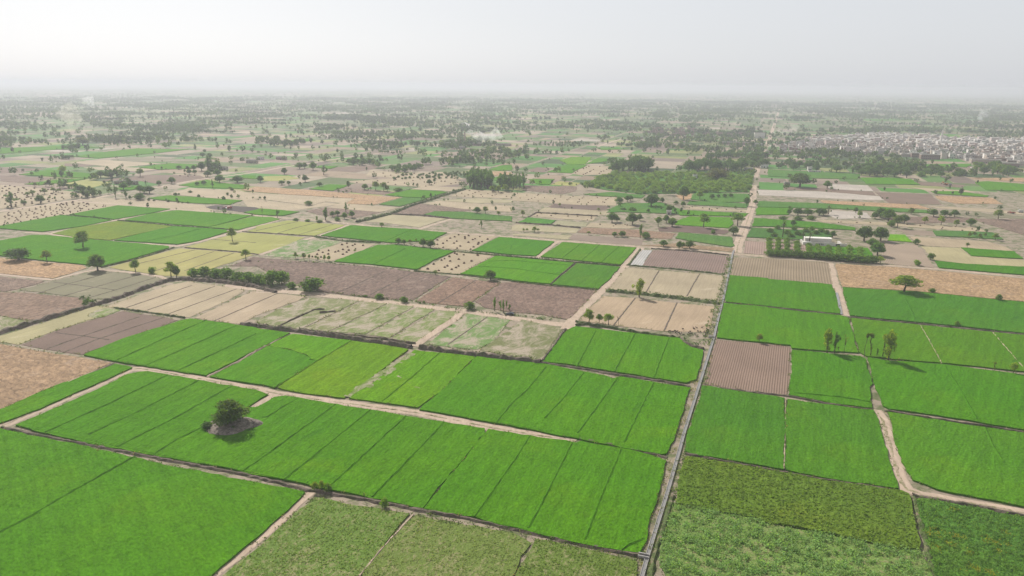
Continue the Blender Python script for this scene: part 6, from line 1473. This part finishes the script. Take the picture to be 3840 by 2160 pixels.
def ruins():
    """brown brick hamlet beyond the plain"""
    S = in_poly(pts('A3 1340,545 1420,490 1800,485 1900,520 2400,535 2440,560 1900,565 1500,560'), 60, rnd, 13)
    for n, p in enumerate(S):
        r = empty('brick_house', (p.x, p.y, 0), GA + rnd.uniform(-.1, .1) + rnd.choice((0, math.pi / 2)))
        if n == 0: house(11, 8, 4.2, 'raw_brick', 1, None, (13, 7), r, 'raw_brick'); first = r
        else:
            for ch in first.children:
                c = ch.copy(); COL.objects.link(c); c.parent = r
            r.scale = (rnd.uniform(.8, 1.5), rnd.uniform(.8, 1.3), rnd.uniform(.8, 1.5))
        tag(r, 'dark brown brick house in the far hamlet beyond the plain', 'house', 'brick houses of the far hamlet')
ruins()
def farmhouse():
    p = P('B4', 570, 432); r = empty('farmhouse', (p.x, p.y, 0), R(-9))
    W = wid('B4', 570, 432, 410)
    solid('front_wall', [(-W / 2, -W * .30, 0, .35, 0, 1.9), (-W * .30, -W * .02, -.6, -.25, 0, 2.3), (-W * .02, W * .22, -.2, .15, 0, 2.5), (W * .22, W * .47, 0, .35, 0, 1.9), (W * .47, W * .5, -.1, .45, 0, 2.3)], M['white_plaster'], r)
    for k in range(5): solid('window', [(-W * .20 + k * 1.25 - .4, -W * .20 + k * 1.25 + .4, -.65, -.6, .7, 1.7)], M['opening'], r)
    w2 = wid('B4', 570, 432, 245)
    solid('house_wall', [(-w2 * .62, w2 * .42, 13, 19, 0, 2.9)], M['white_plaster'], r)
    solid('roof', [(-w2 * .62 - .3, w2 * .42 + .3, 12.7, 19.3, 2.9, 3.15)], M['white_plaster'], r)
    solid('room', [(-W * .5, -W * .30, .4, 5, 0, 2.2)], M['white_plaster'], r)
    solid('yard_wall', [(W * .36, W * .40, 1, 10, 0, 2.2), (-W * .5, -W * .46, 6.1, 11, 0, 2.2)], M['white_plaster'], r)
    solid('gate', [(W * .25, W * .25 + 3, -.06, 0, 0, 1.7)], M['iron'], r)
    tag(r, 'long low white farmhouse with boundary wall beside the palms', 'farmhouse')
farmhouse()
def cyl(name, mat, parent, prof, n=16, loc=(0, 0, 0), dome=False):
    V, F = [], []
    for rr, z in prof:
        for k in range(n): a = 2 * math.pi * k / n; V.append((loc[0] + rr * math.cos(a), loc[1] + rr * math.sin(a), loc[2] + z))
    for j in range(len(prof) - 1):
        for k in range(n): F.append((j * n + k, j * n + (k + 1) % n, (j + 1) * n + (k + 1) % n, (j + 1) * n + k))
    F.append(tuple(range((len(prof) - 1) * n, len(prof) * n)))
    return link(name, mesh(name, V, F, [mat]), parent)
def mosque():
    p = P('A4', 1765, 662); r = empty('mosque', (p.x, p.y, 0), GA * .6)
    solid('prayer_hall', [(-12, 14, 0, 14, 0, 9), (-12.3, 14.3, -.3, 14.3, 9, 10)], M['white_plaster'], r)
    for k in range(5): solid('arch', [(-10 + k * 5, -7 + k * 5, -.06, 0, 0, 5.5)], M['opening'], r)
    dm = [(3.2 * math.cos(t), 3.4 * math.sin(t)) for t in np.linspace(0, 1.5, 7)]
    for x in (-6, 1, 8): cyl('dome', M['white_plaster'], r, dm, 16, (x, 7, 10))
    mn = cyl('minaret', M['white_plaster'], r, [(2.2, 0), (2.0, 22), (1.9, 27)], 12, (-7, -3, 0))
    cyl('balcony', M['white_plaster'], mn, [(1.9, 21), (2.9, 22), (2.9, 23)], 12, (-7, -3, 0)); cyl('minaret_cap', M['white_plaster'], mn, [(1.5, 27), (1.5, 30), (1.9, 30.3), (1.2, 32.5), (.1, 35)], 12, (-7, -3, 0))
    tag(r, 'white mosque with one tall minaret among the village roofs', 'mosque')
    for c_, u, v, lab in (('A3', 525, 215, 'pale round water tower faint in the far haze'), ('A4', 1075, 285, 'tiny white water tower far beyond the village')):
        p = P(c_, u, v + 8); w = empty('water_tower', (p.x, p.y, 0)); cyl('tower_shaft', M['white_plaster'], w, [(3, 0), (2.5, 24)], 10); cyl('tank', M['white_plaster'], w, [(3, 24), (8, 28), (8, 34), (4, 37)], 14); tag(w, lab, 'water tower')
mosque()
def kiln():
    p = P('A2', 2102, 655); r = empty('kiln_chimney', (p.x, p.y, 0))
    cyl('shaft', M['raw_brick'], r, [(1.7, 0), (1.4, 12), (1.1, 26), (1.3, 26.2), (1.3, 27)], 12); cyl('plinth', M['raw_brick'], r, [(3, 0), (3, 2.5), (2, 3)], 8)
    tag(r, 'tall dark brick kiln chimney pouring white smoke', 'chimney')
    p = P('A2', 2072, 470); s = empty('steel_shed', (p.x, p.y, 0), GA); w = wid('A2', 2072, 470, 110)
    V = [(-w / 2, 0, 3), (0, 0, 11), (w / 2, 0, 3), (-w / 2, 30, 3), (0, 30, 11), (w / 2, 30, 3), (-w / 2, 0, 2.4), (0, 0, 10.3), (w / 2, 0, 2.4), (-w / 2, 30, 2.4), (0, 30, 10.3), (w / 2, 30, 2.4)]
    link('roof', mesh('roof', V, [(0, 1, 4, 3), (1, 2, 5, 4), (6, 9, 10, 7), (7, 10, 11, 8), (0, 6, 7, 1), (1, 7, 8, 2), (3, 4, 10, 9), (4, 5, 11, 10), (0, 3, 9, 6), (2, 8, 11, 5)], [M['white_plaster']]), s)
    for x in (-w / 2 + .4, 0, w / 2 - .4):
        for y in (.5, 29): solid('post', [(x - .25, x + .25, y - .25, y + .25, 0, 10.2 if x == 0 else 2.5)], M['grey_plaster'], s)
    tag(s, 'white steel shed with a peaked open roof far off', 'shed')
kiln()

# ------------------------------------------------------------------ vehicles
def prism(name, prof, x0, x1, mat, parent, taper=1.0):
    """side profile (y, z) extruded across x"""
    n = len(prof); V = [(x0 if True else 0, y, z) for y, z in prof] + [(x1, y, z) for y, z in prof]
    F = [tuple(range(n))[::-1], tuple(range(n, 2 * n))] + [(k, (k + 1) % n, n + (k + 1) % n, n + k) for k in range(n)]
    return link(name, mesh(name, V, F, [mat]), parent)
def wheel(parent, x, y, r, w):
    V, F = [], []; n = 18
    o = empty('wheel', (x, y, r)); o.parent = parent
    for name, rr, ww, mt in (('tyre', r, w, 'tyre'), ('rim', r * .58, w * 1.06, 'rim')):
        V, F = [], []
        for s in (-1, 1):
            for k in range(n): a = 2 * math.pi * k / n; V.append((s * ww / 2, rr * math.cos(a), rr * math.sin(a)))
        F = [tuple(range(n)), tuple(range(n, 2 * n))[::-1]] + [(k, n + k, n + (k + 1) % n, (k + 1) % n) for k in range(n)]
        link(name, mesh(name, V, F, [M[mt]]), o)
M['tyre'] = flat('tyre_rubber', (.02, .02, .02), .9); M['rim'] = flat('rim_steel', (.3, .3, .3), .4, .5); M['car_paint'] = flat('car_paint', (.025, .028, .04), .3, .5, 0, .02)
M['glass'] = flat('car_glass', (.10, .12, .14), .12, .6, 0, .02); M['lamp'] = flat('lamp_glass', (.7, .7, .68), .2, .5, 0, .02); M['orange'] = flat('orange_paint', (.52, .19, .06), .5); M['red'] = flat('red_paint', (.32, .07, .05), .5); M['blue'] = flat('blue_paint', (.08, .13, .25), .5); M['pale_metal'] = flat('pale_metal', (.55, .55, .52), .5, .4)
def car():
    p = P('B2', 2556, 1130); r = empty('parked_car', (p.x, p.y, .06), R(82))
    prism('body', [(-2.15, .35), (2.1, .35), (2.2, .65), (2.05, .88), (1.05, .98), (-1.9, 1.0), (-2.2, .8)], -.85, .85, M['car_paint'], r)
    prism('cabin', [(-1.75, 1.0), (.95, .98), (.25, 1.47), (-1.25, 1.5)], -.74, .74, M['glass'], r)
    prism('roof', [(-1.28, 1.5), (.28, 1.475), (.2, 1.53), (-1.2, 1.55)], -.75, .75, M['car_paint'], r)
    for x in (-.78, .78):
        for y in (-1.35, 1.35): wheel(r, x, y, .33, .2)
    for x in (-.6, .6): solid('headlight', [(x - .18, x + .18, 2.10, 2.2, .62, .78)], M['lamp'], r); solid('tail_light', [(x - .14, x + .14, -2.24, -2.17, .68, .84)], M['red'], r)
    tag(r, 'dark car parked on the bare track below young poplars', 'car')
car()
def tractor(r, col):
    prism('bonnet', [(.2, .8), (1.9, .8), (1.9, 1.35), (.2, 1.45)], -.35, .35, M[col], r); prism('seat_deck', [(-.9, .7), (.2, .7), (.2, 1.0), (-.9, 1.1)], -.4, .4, M[col], r)
    solid('canopy', [(-.75, .75, -1.0, .5, 2.3, 2.4)], M[col], r)
    for x in (-.65, .65):
        for y in (-.9, .4): solid('canopy_post', [(x - .04, x + .04, y - .04, y + .04, 1.0, 2.3)], M['iron'], r)
    for s in (-1, 1): wheel(r, s * .75, -.6, .75, .4); wheel(r, s * .6, 1.45, .42, .25); solid('mudguard', [(s * .75 - .25, s * .75 + .25, -1.2, 0, 1.5, 1.58)], M[col], r)
    cyl('exhaust', M['iron'], r, [(.05, 1.3), (.05, 2.2)], 8, (.2, 1.4, 0))
def vehicle(crop, u, v, rz, kind, label, col='red', cat='tractor'):
    p = P(crop, u, v); r = empty(cat.replace(' ', '_'), (p.x, p.y, .08), rz)
    if kind == 'tractor': tractor(r, col)
    elif kind == 'thresher':
        prism('hopper', [(-2.2, .9), (2.2, .9), (2.6, 2.2), (1.0, 3.0), (-2.2, 2.6)], -1.1, 1.1, M[col], r); prism('chute', [(1.6, 2.4), (2.2, 2.4), (3.6, 5.0), (3.2, 5.2)], -.25, .25, M['pale_metal'], r); prism('feed_table', [(-3.6, 1.3), (-2.2, 1.5), (-2.2, 1.7), (-3.6, 1.5)], -.9, .9, M['pale_metal'], r)
        for x in (-1.1, 1.1): wheel(r, x, -1, .5, .25); wheel(r, x, 1.3, .5, .25)
    elif kind == 'digger':
        prism('track_frame', [(-2, .1), (2, .1), (2.3, .5), (2, .95), (-2, .95), (-2.3, .5)], -1.4, -.8, M['iron'], r); prism('track_frame', [(-2, .1), (2, .1), (2.3, .5), (2, .95), (-2, .95), (-2.3, .5)], .8, 1.4, M['iron'], r)
        prism('upper_body', [(-2.3, 1.1), (1.4, 1.1), (1.4, 2.1), (-2.3, 2.3)], -1.3, 1.3, M[col], r); prism('cab', [(.1, 2.1), (1.5, 2.1), (1.4, 3.2), (.2, 3.2)], -1.2, -.1, M['glass'], r)
        prism('boom', [(1.2, 1.5), (1.6, 1.3), (4.2, 4.6), (3.8, 5.0)], .2, .7, M[col], r); prism('stick', [(3.7, 4.9), (4.3, 4.9), (5.6, 2.2), (5.2, 2.1)], .25, .65, M[col], r); prism('bucket', [(5.0, 1.2), (6.0, 1.4), (5.8, 2.3), (5.2, 2.3)], -.1, 1.0, M['iron'], r)
    elif kind == 'trolley':
        solid('load_bed', [(-1.1, 1.1, -2.2, 2.2, .9, 1.0)], M[col], r); solid('side_board', [(-1.15, -1.05, -2.2, 2.2, 1.0, 1.6), (1.05, 1.15, -2.2, 2.2, 1.0, 1.6), (-1.05, 1.05, 2.1, 2.2, 1.0, 1.6), (-1.05, 1.05, -2.2, -2.1, 1.0, 1.6)], M[col], r)
        solid('drawbar', [(-.06, .06, 2.2, 3.6, .75, .87)], M['iron'], r)
        for x in (-1.0, 1.0): wheel(r, x, -.6, .5, .25)
    tag(r, label, cat)
vehicle('A1', 2255, 1298, R(70), 'tractor', 'red tractor at the edge of the black burnt soil', 'red')
vehicle('A1', 2310, 1300, R(-60), 'thresher', 'threshing machine spraying chaff on the black soil', 'red', 'threshing machine')
vehicle('A4', 1785, 1058, R(100), 'digger', 'orange digger with raised arm on dark brown soil', 'orange', 'digger')
vehicle('A4', 1835, 1062, R(80), 'tractor', 'dark blue tractor parked beside the orange digger', 'blue')
vehicle('A4', 2430, 1340, R(75), 'tractor', 'red tractor on the right-hand threshing strip', 'red')
vehicle('A4', 2460, 1345, R(85), 'trolley', 'red farm trolley behind the right-hand red tractor', 'red', 'farm trolley')
vehicle('A4', 2540, 1335, R(80), 'thresher', 'pale threshing machine at the right-hand picture edge', 'pale_metal', 'threshing machine')

# ------------------------------------------------------------------ goats
def goat_mesh():
    bm = bmesh.new()
    J = {'hip': ((-.32, 0, .56), .135), 'belly': ((0, 0, .54), .155), 'chest': ((.28, 0, .57), .14), 'neck': ((.42, 0, .72), .075), 'poll': ((.5, 0, .86), .07), 'muz': ((.64, 0, .80), .04), 'tail': ((-.44, 0, .62), .03)}
    for s, y in (('a', .09), ('b', -.09)):
        J.update({'k' + s: ((-.30, y, .36), .06), 'h' + s: ((-.38, y, .21), .035), 'f' + s: ((-.34, y, .02), .03), 'e' + s: ((.28, y, .34), .05), 'w' + s: ((.30, y, .18), .032), 'g' + s: ((.29, y, .02), .03), 'ear' + s: ((.46, y * 1.4, .84), .022)})
    E_ = [('hip', 'belly'), ('belly', 'chest'), ('chest', 'neck'), ('neck', 'poll'), ('poll', 'muz'), ('hip', 'tail')]
    for s in 'ab': E_ += [('hip', 'k' + s), ('k' + s, 'h' + s), ('h' + s, 'f' + s), ('chest', 'e' + s), ('e' + s, 'w' + s), ('w' + s, 'g' + s), ('poll', 'ear' + s)]
    names = list(J); me = bpy.data.meshes.new('goat'); me.from_pydata([J[k][0] for k in names], [(names.index(a), names.index(b)) for a, b in E_], [])
    o = bpy.data.objects.new('goat', me); COL.objects.link(o)
    m = o.modifiers.new('skin', 'SKIN')
    for k, sv in zip(names, me.skin_vertices[0].data): sv.radius = (J[k][1],) * 2; sv.use_root = k == 'belly'
    o.modifiers.new('sub', 'SUBSURF').levels = 1
    dg = bpy.context.evaluated_depsgraph_get(); ev = bpy.data.meshes.new_from_object(o.evaluated_get(dg))
    bpy.data.objects.remove(o); t = NT('goat_coat'); t.base(t.objcol()); ev.materials.clear(); ev.materials.append(t.m); ev.polygons.foreach_set('use_smooth', [True] * len(ev.polygons))
    return ev
GM = goat_mesh()
GOATS = [(1720, 100), (1822, 88), (1832, 96), (1856, 88), (1912, 85), (1960, 97), (1967, 107), (1958, 122), (1963, 137), (1792, 125), (1868, 122), (1892, 124), (1932, 128), (1945, 158), (1600, 126), (1618, 130), (1632, 122), (1648, 134), (1660, 124), (1676, 138), (1690, 150), (1706, 142), (1725, 158), (1780, 142), (1796, 148), (1812, 146), (1838, 150), (1850, 158), (1642, 120), (1580, 122)]
for k, (u, v) in enumerate(GOATS):
    p = P('C3', u, v); o = link('goat', GM, None, (p.x, p.y, .05), rnd.uniform(0, 6.28), (1.25,) * 3)
    o.color = (*rnd.choice(((.02, .016, .014), (.03, .02, .015), (.06, .035, .025), (.022, .02, .02))), 1)
    if u < 1740: tag(o, 'dark goat standing close in the herd along the weedy bund', 'goat', 'goats herded along the bund')
    else: tag(o, 'dark goat grazing on the pale stubble beside the channel', 'goat', 'goats grazing on the stubble')

# ------------------------------------------------------------------ smoke
def smoke(label, path, dens, col=(.92, .92, .95)):
    V, F = [], []; n = 10; C_ = [Vector(p) for p, r in path]
    for i, (p, r) in enumerate(path):
        d = (C_[min(i + 1, len(C_) - 1)] - C_[max(i - 1, 0)]).normalized(); e1 = d.cross(Vector((0, 1, 0))).normalized(); e2 = d.cross(e1)
        for k in range(n):
            a = 2 * math.pi * k / n; q = C_[i] + e1 * (r * math.cos(a)) + e2 * (r * math.sin(a)); V.append((q.x, q.y, max(.5, q.z)))
    for i in range(len(path) - 1):
        for k in range(n): F.append((i * n + k, i * n + (k + 1) % n, (i + 1) * n + (k + 1) % n, (i + 1) * n + k))
    F += [tuple(range(n))[::-1], tuple(range((len(path) - 1) * n, len(path) * n))]
    m = bpy.data.materials.new('smoke'); m.use_nodes = True; nn, l = m.node_tree.nodes, m.node_tree.links; nn.clear()
    v = nn.new('ShaderNodeVolumePrincipled'); o = nn.new('ShaderNodeOutputMaterial'); v.inputs['Color'].default_value = (*col, 1); v.inputs['Anisotropy'].default_value = .2
    tc = nn.new('ShaderNodeTexCoord'); t = nn.new('ShaderNodeTexNoise'); t.inputs['Scale'].default_value = .07; t.inputs['Detail'].default_value = 3
    mr = nn.new('ShaderNodeMapRange'); mr.inputs[1].default_value = .40; mr.inputs[2].default_value = .75; mr.inputs[3].default_value = 0; mr.inputs[4].default_value = dens
    l.new(tc.outputs['Object'], t.inputs['Vector']); l.new(t.outputs['Fac'], mr.inputs[0]); l.new(mr.outputs[0], v.inputs['Density']); l.new(v.outputs[0], o.inputs['Volume'])
    me = mesh('smoke', V, F, [m]); b_ = bmesh.new(); b_.from_mesh(me); bmesh.ops.recalc_face_normals(b_, faces=b_.faces); b_.to_mesh(me); b_.free()
    ob = link('smoke', me); tag(ob, label, 'smoke', kind='stuff')
def plume(crop, base, ptsv):
    """smoke path: picture points at the base's distance, with radius in metres"""
    b = P(crop, *base); out = []
    for u, v, r in ptsv:
        X, Y = pix(crop, u, v); d = ray(X, Y); t = b.y / d.y; out.append(((d.x * t, d.y * t, CAM_H + d.z * t), r))
    return out
smoke('thick white smoke drifting from the kiln chimney', plume('A2', (2102, 655), [(2104, 558, 1.5), (2120, 540, 4), (2150, 525, 6.5), (2190, 545, 7.5), (2235, 560, 10), (2290, 585, 10), (2370, 585, 11), (2450, 520, 13)]), .085, (1, 1, 1))
smoke('pale dust column rising behind the great round tree', plume('A1', (710, 520), [(705, 510, 5), (715, 470, 10), (740, 410, 22), (690, 340, 26), (640, 290, 28)]), .035, (.85, .82, .72))
smoke('thin white smoke trail far off in the haze', plume('A1', (965, 310), [(963, 298, 3), (945, 278, 7), (915, 240, 16), (890, 200, 24), (880, 170, 28)]), .05, (1, 1, 1))
smoke('faint dust hanging beside the village entrance', plume('A4', (150, 560), [(20, 545, 6), (120, 525, 14), (220, 510, 18), (300, 500, 14), (330, 490, 5)]), .035, (.85, .8, .72))
smoke('small grey smoke beyond the right-hand village', plume('A4', (2115, 440), [(2113, 435, 4), (2125, 405, 8), (2150, 370, 14), (2190, 320, 20)]), .05)

# ------------------------------------------------------------------ the hazy air
def haze():
    r, z0, z1 = 28000.0, -1.0, 134.0
    V = [(x, y, z) for z in (z0, z1) for x, y in ((-r, -r), (r, -r), (r, r), (-r, r))]
    F = [(0, 3, 2, 1), (4, 5, 6, 7), (0, 1, 5, 4), (1, 2, 6, 5), (2, 3, 7, 6), (3, 0, 4, 7)]
    m = bpy.data.materials.new('haze'); m.use_nodes = True
    n, l = m.node_tree.nodes, m.node_tree.links
    n.clear()
    v = n.new('ShaderNodeVolumePrincipled'); o = n.new('ShaderNodeOutputMaterial')
    v.inputs['Color'].default_value = (0.75, 0.775, 0.875, 1)
    v.inputs['Density'].default_value = 0.000185
    v.inputs['Anisotropy'].default_value = 0.22
    l.new(v.outputs[0], o.inputs['Volume'])
    ob = link('haze', mesh('haze', V, F, [m]))
    tag(ob, 'pale dusty haze lying over the whole plain', 'haze', kind='stuff')
haze()
